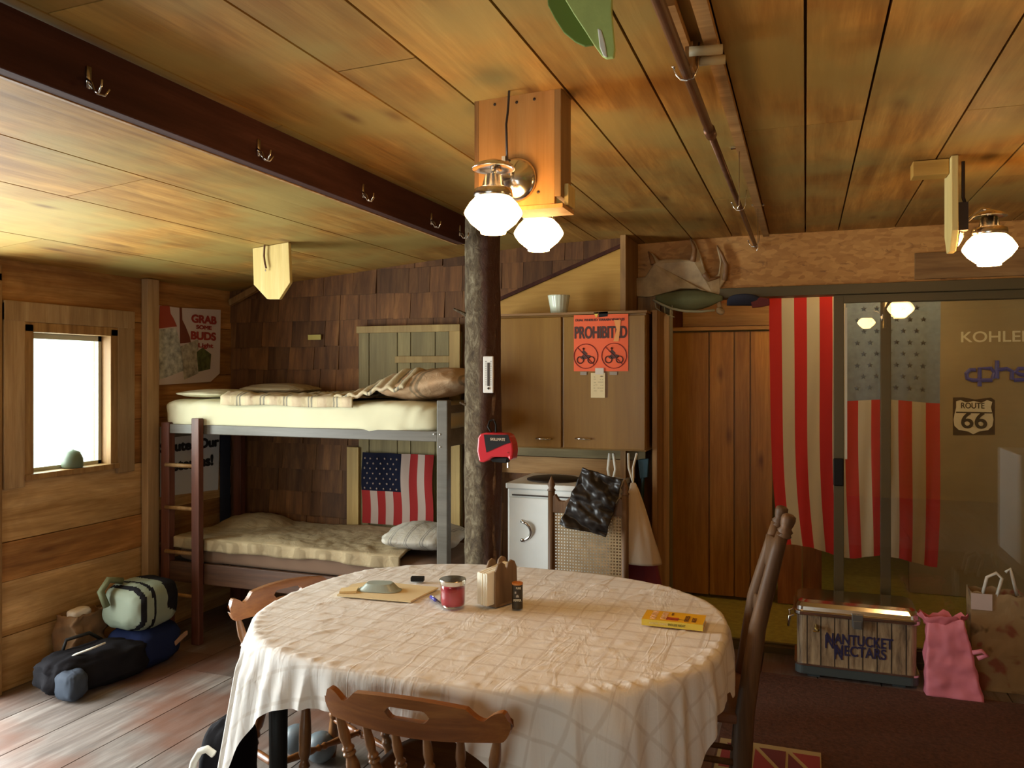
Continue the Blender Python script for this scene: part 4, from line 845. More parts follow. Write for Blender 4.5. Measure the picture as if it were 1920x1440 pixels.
tag(q.build('shopping_bag', plain('magenta_plastic', (.20, .02, .05), .45, bmp=.3, nscale=15), smooth=True), 'dark magenta bag hanging behind the white plastic bag', 'bag')
q = M(); p = atY(1150, 885, 4.4); q.tube([atY(1143, 850, 4.3), atY(1140, 880, 4.3), atY(1146, 915, 4.3)], .008, 6); q.tube([atY(1150, 850, 4.3), atY(1154, 880, 4.3), atY(1146, 915, 4.3)], .008, 6); tag(q.build('bag_strap', m_offw, smooth=True), 'loop of pale strap hanging below the cabinet above the black bag', 'strap')
q = M(); q.prism([atY(x, y, 4.40) for x, y in ((1196, 862), (1216, 860), (1214, 895), (1200, 898))], (0, .03, 0)); q.tube([atY(1206, 895, 4.41), atY(1200, 1000, 4.42), atY(1196, 1090, 4.42)], .01, 8); tag(q.build('brush', plain('dark_teal', (.02, .06, .08), .6), bevel=.004), 'dark teal headed brush hanging right of the white bag', 'brush')

# ------------------------------------------------------------------ cooler
kx0, kx1, ky0, ky1 = -.050, .530, 4.40, 4.70
ck = thing('cooler', 'wood-slat beverage cooler with steel lid before the sliding door', 'cooler', ((kx0+kx1)/2, 4.55, 0))
def rrect(x0, x1, y0, y1, r, z, n=6):
    out = []
    for (cx, cy, a0) in ((x1-r, y0+r, -PI/2), (x1-r, y1-r, 0), (x0+r, y1-r, PI/2), (x0+r, y0+r, PI)):
        for k in range(n+1): a = a0+k*PI/2/n; out.append(Vector((cx+r*math.cos(a), cy+r*math.sin(a), z)))
    return out
def loft(mb, rings, m=0, cap=True):
    n = len(rings[0]); vs = [p for r in rings for p in r]; fs = [(i*n+j, i*n+(j+1) % n, (i+1)*n+(j+1) % n, (i+1)*n+j) for i in range(len(rings)-1) for j in range(n)]
    if cap: fs += [tuple(range(n-1, -1, -1)), tuple(range((len(rings)-1)*n, len(rings)*n))]
    mb.add(vs, fs, m, .5)
q = M(); loft(q, [rrect(kx0+.02, kx1-.02, ky0+.02, ky1-.02, .03, .012), rrect(kx0, kx1, ky0, ky1, .04, .02), rrect(kx0, kx1, ky0, ky1, .04, .065)]); 
for x in (kx0+.06, kx1-.12): q.box(x, x+.06, ky0+.03, ky1-.03, 0, .02)
q.build('base', plain('slate_plastic', (.06, .075, .075), .5), ck)
q = M(); loft(q, [rrect(kx0+.01, kx1-.01, ky0+.008, ky1-.008, .035, .063), rrect(kx0+.008, kx1-.008, ky0+.006, ky1-.006, .035, .326)])
mcool, nt, b = newmat('cooler_slats'); vec, fac, oc = coords(nt, False); sep = nd(nt, 'ShaderNodeSeparateXYZ'); nt.links.new(oc, sep.inputs[0])
g = vnoise(nt, oc, (14, 14, 2), 3, 6, .65, .5); c1 = ramp(nt, g, [(.3, (.10, .065, .04)), (.5, (.30, .21, .12)), (.7, (.46, .35, .21))])
gap = ramp(nt, math_(nt, 'ABSOLUTE', math_(nt, 'SUBTRACT', math_(nt, 'FRACT', math_(nt, 'DIVIDE', sep.outputs[0], .066)), .5)), [(.03, 1), (.05, 0)])
nt.links.new(mix(nt, gap, c1, (.015, .01, .008)), b.inputs['Base Color']); b.inputs['Roughness'].default_value = .4
q.build('body', mcool, ck)
q = M(); loft(q, [rrect(kx0-.004, kx1+.004, ky0-.004, ky1+.004, .04, .063), rrect(kx0-.004, kx1+.004, ky0-.004, ky1+.004, .04, .073)]); q.build('lower_band', m_steel, ck)
q = M(); loft(q, [rrect(kx0-.006, kx1+.006, ky0-.006, ky1+.004, .04, .322), rrect(kx0-.010, kx1+.010, ky0-.010, ky1+.006, .045, .327), rrect(kx0-.010, kx1+.010, ky0-.010, ky1+.006, .045, .343), rrect(kx0-.002, kx1+.002, ky0-.002, ky1, .04, .346), rrect(kx0, kx1, ky0+.002, ky1, .04, .366), rrect(kx0+.010, kx1-.010, ky0+.016, ky1-.010, .04, .385), rrect(kx0+.03, kx1-.03, ky0+.045, ky1-.025, .03, .393)]); q.build('lid', m_steel, ck, smooth=False, bevel=.002)
lx = atY(1608, 1165, ky0-.02).x; q = M(); q.box(lx-.026, lx+.026, ky0-.028, ky0-.010, .290, .356); q.box(lx-.02, lx+.02, ky0-.032, ky0-.027, .284, .325); q.build('latch', plain('zinc', (.25, .25, .24), .35, .8), ck, bevel=.003)
q = M(); px = atY(1530, 1180, ky0).x; q.tube([(px, ky0+.005, .27), (px, ky0-.03, .268), (px+.012, ky0-.04, .262)], .008, 8); q.tube([(px-.014, ky0-.03, .252), (px+.016, ky0-.03, .252)], .004, 8); q.tube([(px, ky0-.03, .272), (px, ky0-.03, .29)], .004, 8); q.build('drain_tap', plain('brass', (.55, .38, .12), .3, 1), ck)
q = M(); q.tube([(kx0-.006, ky0+.07, .30), (kx0-.03, ky0+.07, .29), (kx0-.034, ky0+.07, .24), (kx0-.03, ky0+.19, .24), (kx0-.03, ky0+.19, .29), (kx0-.006, ky0+.19, .30)], .006, 8); q.build('side_handle', m_steel, ck, smooth=True)
m_navy = plain('navy_print', (.025, .02, .07), .5)
p = atY(1610, 1200, ky0-.001); 
for (body, x0, x1, y, h) in (('NANTUCKET', 1549, 1675, 1202, 19), ('NECTARS', 1566, 1662, 1223, 19)):
    ytext(body, x0, x1, y, h, ky0+.0045, m_navy, ck, .0016)
for (body, x0, x1, y) in (('N', 1547, 1563, 1203), ('N', 1564, 1580, 1224)): ytext(body, x0, x1, y, 25, ky0+.004, m_navy, ck, .0012)
# bags beside the cooler
def bagbox(x0, x1, y0, y1, z1, taper, seed, amp=.01, sk=0):
    def f(u, v):
        a = u*4; k = int(a) % 4; t = a-int(a)
        c = [(x0, y0), (x1, y0), (x1, y1), (x0, y1)]; p = Vector(c[k]).lerp(Vector(c[(k+1) % 4]), t); cx, cy = (x0+x1)/2, (y0+y1)/2
        s = 1-taper*v; x = cx+(p.x-cx)*s+sk*v; y = cy+(p.y-cy)*(1-taper*1.4*v)
        n = amp*nz(x*9, y*9+seed, v*5)+amp*.5*nz(x*30, y*30+seed, v*12)
        return Vector((x+n, y+n*1.3, z1*v+.0015+(.018*nz(u*20, seed)*v if v > .8 else 0)))
    return f
b0 = atZ(1734, 1298, 0); b1 = atZ(1836, 1302, 0)
t = thing('gift_bag', 'pink tissue-stuffed paper bag beside the cooler', 'bag', (b0.x+.12, 4.45, 0))
q = M(); q.grid(bagbox(b0.x, b1.x, 4.34, 4.46, .375, .34, 3, .010, -.035), 64, 26, True); q.build('bag', plain('pink_paper', (.75, .22, .28), .55, noise_amt=.12, nscale=6, bmp=.5), t, smooth=True, solid=.002)
q = M()
def tis(u, v): a = 2*PI*u; r = .028+.055*v+.02*nz(math.cos(a)*2, math.sin(a)*2, v*3); return Vector((b0.x+.075+r*math.cos(a)*1.3, 4.40+r*math.sin(a)*.5, .30+.09*v+.03*nz(math.cos(a)*3, math.sin(a)*3, 5)))
q.grid(tis, 30, 8, True); q.build('tissue_paper', plain('pink_tissue', (.75, .20, .24), .7, bmp=.4), t, smooth=True)
q = M(); q.tube([(b1.x-.05, 4.33, .24), (b1.x-.015, 4.32, .255), (b1.x+.01, 4.33, .235), (b1.x-.03, 4.33, .215)], .011, 8); q.build('bow', plain('pink_ribbon', (.7, .2, .25), .5), t, smooth=True)
c0 = atZ(1828, 1290, 0); c1 = atZ(1912, 1290, 0)
t = thing('paper_bag', 'brown patterned paper bag with white twisted handles right of the pink bag', 'bag', (c0.x+.15, 4.6, 0))
q = M(); q.grid(bagbox(c0.x-.02, c1.x+.0, 4.52, 4.66, .48, .02, 13, .005), 64, 26, True)
mp_, nt, b = newmat('printed_kraft'); vec, fac, oc = coords(nt, False); n = vnoise(nt, oc, (1, 1, 1), 9, 2, .5, .6)
nt.links.new(ramp(nt, n, [(.36, (.26, .08, .04)), (.44, (.34, .22, .10)), (.60, (.37, .24, .11)), (.72, (.15, .09, .04))]), b.inputs['Base Color']); b.inputs['Roughness'].default_value = .7
q.build('bag', mp_, t, solid=.002)
q = M(); q.box(c0.x-.022, c0.x+.07, 4.512, 4.516, .40, .48); q.build('white_top', plain('white_paper', (.62, .5, .45), .7), t)
for y in (4.53,):
    q = M(); q.tube([(c0.x+.03+.0, y, .47), (c0.x+.05, y, .56), (c0.x+.09, y, .585), (c0.x+.115, y, .56), (c0.x+.09, y, .46)], .008, 8); q.build('handle', m_offw, t, smooth=True)
    q = M(); q.tube([(c1.x-.02, y+.05, .47), (c1.x-.04, y+.05, .56), (c1.x-.05, y+.05, .60), (c1.x-.07, y+.05, .58)], .008, 8); q.build('handle', m_offw, t, smooth=True)
# rug and patterned mat
q = M(); q.box(-.35, 1.55, 1.6, 4.385, .0, .006); tag(q.build('rug', plain('brown_rug', (.11, .045, .025), .95, noise_amt=.35, nscale=60, bmp=.5)), 'plain dark brown rug before the sliding door', 'rug')
e = atZ(1540, 1404, 0); mt_ = thing('door_mat', 'red and cream patterned mat at the bottom edge of the photo', 'mat', (-.3, 3.2, .006))
q = M(); q.box(-.34, .06, 2.95, 3.52, .0065, .012); q.build('mat', plain('cream_mat', (.50, .38, .18), .9), mt_)
q = M()
for i in range(3):
    for j in range(2):
        x = -.325+.13*i; y = 3.02+.245*j
        for (mi, tri) in ((0, [(0, 0), (.11, 0), (.0, .20)]), (1, [(.12, .02), (.12, .215), (.015, .215)])): q.prism([(x+u, y+v, .012) for u, v in tri], (0, 0, .0012), mi if (i+j) % 3 else 1-mi)
q.build('pattern', [plain('mat_red', (.33, .05, .05), .9), plain('mat_maroon', (.18, .04, .045), .9)], mt_)

# ------------------------------------------------------------------ table, cloth
TX, TY, TA, TB, TZ, TN = -1.02, 2.56, .775, .635, .745, 2.5
tb = thing('dining_table', 'oval dining table with dark legs under a white cloth', 'table', (TX, TY, 0))
def se(a, A, B, n=TN): c, s = math.cos(a), math.sin(a); return Vector((A*math.copysign(abs(c)**(2/n), c), B*math.copysign(abs(s)**(2/n), s)))
q = M(); pts = [se(2*PI*k/72, TA-.012, TB-.012) for k in range(72)]; q.prism([(TX+p.x, TY+p.y, TZ-.03) for p in pts], (0, 0, .025)); q.build('tabletop', m_dkchair, tb, bevel=.004)
for (x, y) in ((-.50, -.50), (-.50, .42), (.48, -.42), (.48, .42)):
    q = M(); q.tube([(TX+x, TY+y, 0), (TX+x, TY+y, TZ-.03)], [.024, .03], 14); q.build('leg', m_black, tb, smooth=True)
q = M(); q.box(TX-.48, TX+.48, TY-.40, TY-.38, TZ-.10, TZ-.03); q.box(TX-.48, TX+.48, TY+.38, TY+.40, TZ-.10, TZ-.03); q.build('apron', m_dkchair, tb)
RA, RB = TA+.19, TB+.165
NU, NR, NH = 480, 60, 34
NT = 6
def cloth():
    q = M(); uvs = []; vs = []
    for i in range(NU):
        a = 2*PI*i/NU; e = se(a, TA, TB); e2 = se(a+.01, TA, TB); e0 = se(a-.01, TA, TB); tg = (e2-e0).normalized(); n = Vector((tg.y, -tg.x))
        d = Vector((n.x, n.y))
        # cloth is a rectangle, longer than the table; hang length = way from the edge to its border
        L = min((RA-abs(e.x))/max(abs(d.x), 1e-3) if abs(d.x) > .02 else 9, (RB-abs(e.y))/max(abs(d.y), 1e-3) if abs(d.y) > .02 else 9)
        L0 = .125 if e.y < 0 else .15; L0 = L0+.05*min(1, abs(e.x/TA)**6); ext = 0
        for ac, wd, am in ((PI+.55, .33, .66), (2*PI-.84, .36, .48), (.75, .3, .40), (PI-.6, .3, .40)):
            da = (a-ac+PI) % (2*PI)-PI; g_ = math.exp(-(da/wd)**2); ext = max(ext, am*g_)
        L = min(L0+ext+.012*math.sin(a*9), .715); corner = min(1, ext/.4)
        for k in range(NR+1):
            t = k/NR; p = e*t
            X, Y = TX+p.x, TY+p.y
            z = TZ+.004+.0022*max(0, nz(X*10+Y*3, Y*8, 1))+.0035*max(0, nz(X*23-Y*14, Y*20, 4)-.22)*2+.006*max(0, nz(X*5, Y*7, 9)-.30)
            if t > .93: z += .006*max(0, math.sin(a*58+3*math.sin(a*7)))*((t-.93)/.07)*(1 if p.y < 0 else .3)
            vs.append(Vector((X, Y, z))); uvs.append((p.x, p.y))
        fold = math.sin(a*31+2.2*math.sin(a*5)+1.1)*.6+math.sin(a*53+1.5*math.sin(a*3))*.4
        fold2 = math.sin(a*13+1.3*math.sin(a*4))
        for k in range(1, NH+1):
            t = k/NH; s = L*t
            rr = .03
            if s < rr*PI/2: ang = s/rr; out = rr*math.sin(ang); dz = rr*(1-math.cos(ang))
            else: out = rr; dz = rr+(s-rr*PI/2)
            out = min(out, rr)*.45+.004
            amp = min(1, s/.12)
            out += (.012*fold+.020*fold2*corner+.010)*amp+.045*corner*(s/.5)
            if e.x < -.3 and e.y < .1: out += .05*amp*(s/.3)*(1-.5*corner)
            p = e+d*out
            sw = .012*math.cos(a*31+2.2*math.sin(a*5))*amp*corner
            q2 = p+tg*sw
            z = TZ+.004-dz
            vs.append(Vector((TX+q2.x, TY+q2.y, max(z, .02)))); uvs.append((e.x+d.x*s, e.y+d.y*s))
    w = NR+NH+1
    fs = []
    for i in range(NU):
        j = (i+1) % NU
        for k in range(w-1): 
            if k == 0: fs.append((i*w, i*w+1, j*w+1))
            else: fs.append((i*w+k, i*w+k+1, j*w+k+1, j*w+k))
    q.add(vs, fs, 0, .5); o = q.build('tablecloth', m_cloth, smooth=True)
    uvl = o.data.uv_layers.new(name='UVMap')
    for lp_ in o.data.loops: uvl.data[lp_.index].uv = uvs[lp_.vertex_index]
    return o
tag(cloth(), 'white patterned cloth draped over the oval table', 'tablecloth')

# ------------------------------------------------------------------ mates chairs
def turned(mb, a, b, R=.02, n=12, style='leg'):
    a = Vector(a); b = Vector(b)
    pr = {'leg': [(0, .55), (.08, .7), (.25, 1.0), (.42, .7), (.46, 1.0), (.50, .6), (.53, .95), (.57, .6), (.62, .95), (.8, 1.0), (.93, .8), (1, .6)],
          'spindle': [(0, .5), (.08, .7), (.22, 1.1), (.36, 1.15), (.46, .75), (.50, 1.15), (.53, .75), (.56, 1.1), (.60, .7), (.72, .95), (.85, .8), (1, .55)]}[style]
    P = []; R_l = []
    for i in range(len(pr)-1):
        for k in range(3): t = k/3; P.append(a.lerp(b, pr[i][0]+(pr[i+1][0]-pr[i][0])*t)); R_l.append(R*(pr[i][1]+(pr[i+1][1]-pr[i][1])*t))
    P.append(b); R_l.append(R*pr[-1][1]); mb.tube(P, R_l, n)
def mates_chair(label, loc, rz):
    t = thing('mates_chair', label, 'chair', loc, rz)
    # local: sitter faces +y, back rail at y = -.22
    def sf(u, v):
        a = 2*PI*u; p = se(a, .215, .205, 3.2); 
        if v < .5: k = v/.5; zz = .455-.018*(1-k*k)*(1 if True else 0); r = k*.97
        else: k = (v-.5)/.5; r = .97+.03*math.sin(PI*k); zz = .455-.036*k; 
        if v > .9: r = .97-.9*(v-.9)/.1
        return Vector((p.x*r, p.y*r, zz if v <= .9 else .419))
    q = M(); q.grid(sf, 48, 20, True); q.build('seat', m_chair, t, local=True, smooth=True)
    for sx in (-1, 1):
        for sy in (-1, 1):
            q = M(); turned(q, (sx*.20, sy*.20+(.0 if sy > 0 else -.03), 0), (sx*.145, sy*.13, .425), .021); q.build('leg', m_chairz, t, local=True, smooth=True)
    for sx in (-1, 1): q = M(); turned(q, (sx*.178, .18, .17), (sx*.178, -.19, .17), .014); q.build('stretcher', m_chair, t, local=True, smooth=True)
    q = M(); turned(q, (-.17, .0, .18), (.17, .0, .18), .014); q.build('stretcher', m_chair, t, local=True, smooth=True)
    # back rail
    def cy(x): return -.245+1.25*x*x*.5
    def top(x): 
        u = abs(x)/.262
        return .735+(.026*(1-(u/.62)**2*.6) if u < .62 else .0104+(-.030+.022*((u-.8)/.18)**2-.0) if u < .98 else -.01) if False else (.756-.012*(u/.6)**2 if u < .6 else .744-.030*math.sin((u-.6)/.16*PI/2) if u < .76 else .714+.024*math.sin(min(1, (u-.76)/.16)*PI/2) if u < .93 else .738-.045*((u-.93)/.07)**2)
    def bot(x): u = abs(x)/.262; return .655-.004*math.cos(u*PI)+.0*u if u < .9 else .659+.036*((u-.9)/.1)**2
    q = M(); NX = 84; TH = .011; V = []
    for i in range(NX+1):
        x = -.262+.524*i/NX; u = abs(x)
        h = .0165*math.sqrt(max(0, 1-((u-.042)/.0165)**2)) if u > .042 else .0165
        if u > .0585: h = 0
        zc = .712; y = cy(x); lean = lambda z: -(z-.70)*.18
        for z in (bot(x), zc-h, zc+h, top(x)):
            V.append((Vector((x, y+TH+lean(z), z)), Vector((x, y-TH+lean(z), z)), h))
    vs = [];
    for f, b_, h in V: vs += [f, b_]
    fs = []
    for i in range(NX):
        o0 = i*8; o1 = (i+1)*8; hole = V[i*4][2] > 0 or V[(i+1)*4][2] > 0
        def qd(r0, r1): 
            fs.append((o0+2*r0, o1+2*r0, o1+2*r1, o0+2*r1)); fs.append((o0+2*r0+1, o0+2*r1+1, o1+2*r1+1, o1+2*r0+1))
        qd(0, 1); qd(2, 3)
        fs.append((o0, o0+1, o1+1, o1)); fs.append((o0+6, o1+6, o1+7, o0+7))
        if hole: fs.append((o0+2, o1+2, o1+3, o0+3)); fs.append((o0+4, o0+5, o1+5, o1+4))
    fs.append((0, 2, 4, 6, 7, 5, 3, 1)); e = NX*8; fs.append((e, e+1, e+3, e+5, e+7, e+6, e+4, e+2))
    q.add(vs, fs, 0, .4); q.build('back_rail', m_chair, t, local=True, bevel=.0)
    for x in (-.225, -.135, -.045, .045, .135, .225):
        q = M(); turned(q, (x*.82, -.155-.02*(1-abs(x)*3), .44), (x, cy(x)+.006, .668), .0165 if abs(x) > .2 else .0145, 10, 'spindle'); q.build('spindle', m_chairz, t, local=True, smooth=True)
    return t
c1 = mates_chair('wooden chair with handle-slot back rail in front of the table', (-.945, 2.05, 0), .02)
c2 = copy_tree(c1, (-1.69, 2.55, 0), -PI/2-.42, 'wooden chair with handle-slot back at the far left end of the table')
# tall ladder-ish chair at the right end
tc = thing('tall_chair', 'tall dark wooden chair seen side-on at the right end of the table', 'chair', (-.30, 2.85, 0))
def tall_post(y, xo, dz=0):
    P = [(-.22+xo, y, 0), (-.195+xo, y, .25), (-.185+xo, y, .46), (-.145+xo, y, .75), (-.085+xo, y, 1.0+dz), (-.068+xo, y, 1.06+dz)]
    q = M(); q.tube(P, [.026, .030, .031, .027, .022, .019], 12)
    q.lathe([(.018, 0), (.024, .006), (.020, .014), (.025, .022), (.017, .032), (.021, .045), (.023, .06), (.021, .072), (.012, .078), (.001, .079)], 12, Matrix.Translation((-.066+xo, y, 1.045+dz)) @ Euler((0, .25, 0)).to_matrix().to_4x4()); q.build('back_post', m_dkchair, tc, smooth=True)
tall_post(2.70, 0); tall_post(3.08, -.03, -.035)
for (z, h, xo) in ((.93, .10, -.105), (.74, .05, -.15), (.60, .05, -.168)):
    def sl(u, v, z=z, h=h, xo=xo): return Vector((xo-.03*u+.025*math.sin(PI*u)+.12*(v-.5)*h, 2.70+.38*u, z+h*(v-.5)*(1+.25*math.sin(PI*u))))
    q = M(); q.grid(sl, 20, 4); q.build('back_slat', m_dkchair, tc, smooth=True, solid=.014)
q = M(); q.prism([(-.20, 2.68, .43), (-.22, 3.10, .43), (-.62, 3.12, .43), (-.62, 2.66, .43)], (0, 0, .035)); q.build('seat', wood('tall_seat_wood', (.20, .09, .05), (.30, .14, .08), (.38, .19, .11), 'x', knots=0, rough=.35), tc, bevel=.01)
for (y) in (2.71, 3.06): q = M(); turned(q, (-.585, y, 0), (-.58, y, .43), .02); q.build('front_leg', m_dkchair, tc, smooth=True)
for y in (2.70, 3.07):
    for z in (.30, .18): q = M(); q.tube([(-.2, y, z), (-.58, y, z)], .011, 8); q.build('stretcher', m_dkchair, tc, smooth=True)

# ------------------------------------------------------------------ things on the table
TT = TZ+.010
p = atZ(849, 1137, TT)
t = thing('candle_jar', 'pink candle in a glass jar with a silver lid on the table', 'candle', (p.x, p.y, TT)); T = Matrix.Translation((p.x, p.y, TT))
q = M(); q.lathe([(.001, 0), (.038, 0), (.043, .006), (.044, .02), (.044, .075), (.042, .082), (.0405, .082), (.042, .075), (.042, .02), (.041, .008), (.001, .006)], 32, T); q.build('jar', m_jar, t, smooth=True)
q = M(); q.lathe([(.001, .0065), (.040, .0085), (.0415, .02), (.0415, .066), (.001, .068)], 32, T); q.build('wax', plain('raspberry_wax', (.60, .03, .06), .35, noise_amt=.25, nscale=15), t, smooth=True)
q = M(); q.lathe([(.0465, .080), (.0475, .084), (.0475, .094), (.046, .097), (.001, .098)], 32, T); q.build('lid', m_steel, t, smooth=False)
q = M(); p = atZ(824, 1133, TT); a = atZ(810, 1124, TT); b = atZ(838, 1144, TT); a.z = b.z = TT+.007; t = thing('ballpoint_pen', 'blue ballpoint pen lying by the candle jar', 'pen', (p.x, p.y, TT))
d = (b-a).normalized(); q.tube([a-d*.01, a+d*.045], .0062, 10); q.build('barrel', plain('blue_plastic', (.08, .08, .42), .3), t, smooth=True)
q = M(); q.tube([a+d*.045, b-d*.004, b+d*.006], [.0055, .005, .0012], 10); q.tube([a-d*.012+Vector((0, 0, .007)), a+d*.025+Vector((0, 0, .008))], .0018, 6); q.build('tip', m_steel, t, smooth=True)
# napkin holder
p = atZ(932, 1136, TT); p2 = atZ(968, 1100, TT)
t = thing('napkin_holder', 'wooden napkin holder with heart-cut ends full of paper napkins', 'napkin holder', (p.x, p.y, TT))
ax = Vector((.10, .25, 0)).normalized(); sd = Vector((ax.y, -ax.x, 0)); base = atZ(908, 1134, TT)
def heart(mb, o, th=.008):
    pr = [(x*1.05, z*1.28) for x, z in [(0, 0), (.10, 0), (.108, .05), (.106, .095), (.095, .112), (.078, .118), (.062, .110), (.054, .09), (.046, .110), (.030, .118), (.013, .112), (.002, .095), (0, .05)]]
    mb.prism([o+ax*x+Vector((0, 0, z+.003)) for x, z in pr], sd*th)
mw = wood('holder_wood', (.16, .09, .045), (.27, .16, .08), (.35, .22, .11), 'z', knots=0, var=.1)
o1 = base-sd*.005; q = M(); heart(q, o1+sd*.052); q.build('heart_side', mw, t, bevel=.002)
q = M(); heart(q, o1-sd*.010+ax*.02); q.build('heart_side', mw, t, bevel=.002)
q = M(); q.prism([o1-sd*.012, o1+sd*.062, o1+sd*.062+ax*.11, o1-sd*.012+ax*.11], (0, 0, .008)); q.build('base', mw, t)
q = M()
for k in range(11):
    oo = o1+sd*(.000+k*.0046)-ax*(.030+.005*random.random()); q.prism([oo+Vector((0, 0, .01)), oo+ax*.14+Vector((0, 0, .01)), oo+ax*.14+Vector((0, 0, .135)), oo+Vector((0, 0, .118+.004*random.random()))], sd*.0038)
q.build('napkins', plain('cream_napkin', (.92, .88, .74), .8), t)
# pepper tin
p = atZ(970, 1140, TT); t = thing('pepper_tin', 'small dark pepper shaker tin beside the napkin holder', 'shaker', (p.x, p.y, TT)); T = Matrix.Translation((p.x, p.y, TT))
q = M(); q.lathe([(.001, 0), (.0185, 0), (.019, .002), (.019, .083), (.001, .083)], 28, T); q.build('tin', plain('tin_dark', (.035, .025, .012), .3, noise_amt=.5, nscale=40), t)
q = M(); q.lathe([(.0195, .083), (.0195, .089), (.012, .090), (.011, .086), (.001, .086)], 28, T); q.build('top', plain('orange_top', (.60, .22, .05), .4), t)
fw_ = Vector((-p.x, -p.y, 0)).normalized(); rz_ = math.atan2(fw_.x, -fw_.y) * -1
rr = (PI/2, 0, math.atan2(fw_.y, fw_.x)+PI/2)
text('lettering', 'PEPPER', .011, plain('tin_white', (.7, .65, .5), .5), t, Vector((p.x, p.y, TT+.032))+fw_*.0195, rr, .8, .0003)
text('lettering', 'PURE', .009, plain('tin_white_2', (.7, .65, .5), .5), t, Vector((p.x, p.y, TT+.074))+fw_*.0195+Vector((.004, 0, 0)), rr, .8, .0003)
q = M(); cc = Vector((p.x, p.y, TT+.058))+fw_*.0193; sx = Vector((-fw_.y, fw_.x, 0)); q.prism([cc+sx*u*.001+Vector((0, 0, v*.001)) for u, v in ((-9, -3), (-4, -3), (-4, 4), (-9, 4))], fw_*.0006); q.prism([cc+sx*u*.001+Vector((0, 0, v*.001-.012)) for u, v in ((-5, -4), (6, -4), (4, 3), (0, 5), (-4, 3))], fw_*.0006); q.build('emblem', plain('tin_grey', (.45, .42, .38), .5), t)
# black lighter
p = atZ(783, 1090, TT); q = M(); q.box(-.026, .026, -.013, .013, 0, .018); o = q.build('lighter', m_black, bevel=.003, origin=False); o.location = (p.x, p.y, TT+.001); o.rotation_euler = (0, 0, .28); tag(o, 'small black lighter lying behind the candle jar', 'lighter')
# paper pad with plastic package
def flat(pts, z, th, mt, name, par=None, **k):
    q = M(); q.prism([atZ(x, y, z) for x, y in pts], (0, 0, th)); return q.build(name, mt, par, **k)
m_pad = plain('yellow_paper', (.74, .58, .32), .8)
o = flat([(632, 1118), (770, 1130), (822, 1104), (700, 1092), (660, 1098)], TT, .006, m_pad, 'paper_pad'); tag(o, 'stack of tan papers at the left side of the table', 'paper')
flat([(636, 1113), (640, 1106), (672, 1104), (668, 1112)], TT+.0065, .008, plain('paper_curl', (.82, .64, .33), .8), 'curled_corner', o)
cpk = atZ(712, 1104, TT+.01)
def pk(u, v):
    a_ = 2*PI*u; e = se(a_, .075*(1-.35*v), .045*(1-.3*v), 3); R = Matrix.Rotation(.2, 2); e = R @ e
    return Vector((cpk.x+e.x*(1.12 if v < .02 else 1), cpk.y+e.y, TT+.0075+.026*v))
q = M(); q.grid(pk, 40, 8, True); q.f.append([k*9+8 for k in range(40)]); q.m.append(0); q.r.append(0)
tag(q.build('plastic_case', plain('grey_clear_plastic', (.36, .42, .38), .25, spec=.6), smooth=False, bevel=.002), 'grey clear plastic case lying on the tan papers', 'case')
# yellow paperback
pts = [atZ(x, y, TT) for x, y in ((1203, 1172), (1318, 1184), (1325, 1152), (1212, 1142))]
ex = (pts[1]-pts[0]); ex.z = 0; Lb = ex.length; ex.normalize(); ey = Vector((-ex.y, ex.x, 0)); Wb = .105
t = thing('paperback_book', 'yellow paperback book lying at the right end of the table', 'book', tuple(pts[0])); o0 = Vector((pts[0].x, pts[0].y, TT+.0008))
print('BOOK', Lb, math.degrees(math.atan2(ex.y, ex.x)))
m_by = plain('book_yellow', (.85, .46, .02), .4)
def bb(x0, x1, y0, y1, z0, z1, mt, name, **k): q = M(); q.prism([o0+ex*x+ey*y+Vector((0, 0, z0)) for x, y in ((x0, y0), (x1, y0), (x1, y1), (x0, y1))], (0, 0, z1-z0)); return q.build(name, mt, t, **k)
bb(0, Lb, 0, Wb, 0, .001, m_by, 'back_cover'); bb(0, Lb, 0, Wb, .019, .020, m_by, 'front_cover'); bb(0, Lb, -.001, .0005, 0, .020, plain('book_spine', (.72, .52, .05), .4), 'spine'); bb(.002, Lb-.002, .001, Wb-.003, .001, .019, m_offw, 'pages')
rb = math.atan2(ex.y, ex.x)
def btext(body, x, y, sz, mt, vert=True, xs=1.0, b=.0004): text('lettering', body, sz, mt, t, o0+ex*x+ey*y+Vector((0, 0, .0205)), (0, 0, rb+(PI/2 if vert else 0)), xs, b, ext=.0003)
m_bt = plain('book_brown_print', (.20, .08, .01), .5); m_bp = plain('book_cream_print', (.80, .50, .28), .5)
btext('AGATHA', Lb*.17, Wb*.52, .028, m_bp, xs=.8); btext('CHRISTIE', Lb*.34, Wb*.52, .026, m_bp, xs=.72); btext('ENDLESS', Lb*.72, Wb*.42, .020, m_bt, xs=.78); btext('NIGHT', Lb*.84, Wb*.36, .020, m_bt, xs=.78); btext('GREAT', Lb*.46, Wb*.75, .009, m_bt, xs=.9)
bb(Lb*.39, Lb*.59, Wb*.14, Wb*.42, .0202, .0206, plain('book_red_print', (.45, .05, .02), .5, noise_amt=.4, nscale=80), 'cover_picture'); bb(Lb*.34, Lb*.70, Wb*.25, Wb*.29, .0206, .0209, m_bt, 'dagger_print')
text('lettering', 'AGATHA CHRISTIE', .009, plain('spine_pale', (.8, .65, .3), .5), t, o0+ex*Lb*.28+Vector((0, 0, .010))-ey*.0014, (PI/2, 0, rb), .8, .0002, ext=.0002)
text('lettering', 'ENDLESS NIGHT', .010, plain('spine_green', (.22, .18, .01), .5), t, o0+ex*Lb*.58+Vector((0, 0, .010))-ey*.0014, (PI/2, 0, rb), .75, .0003, ext=.0002)

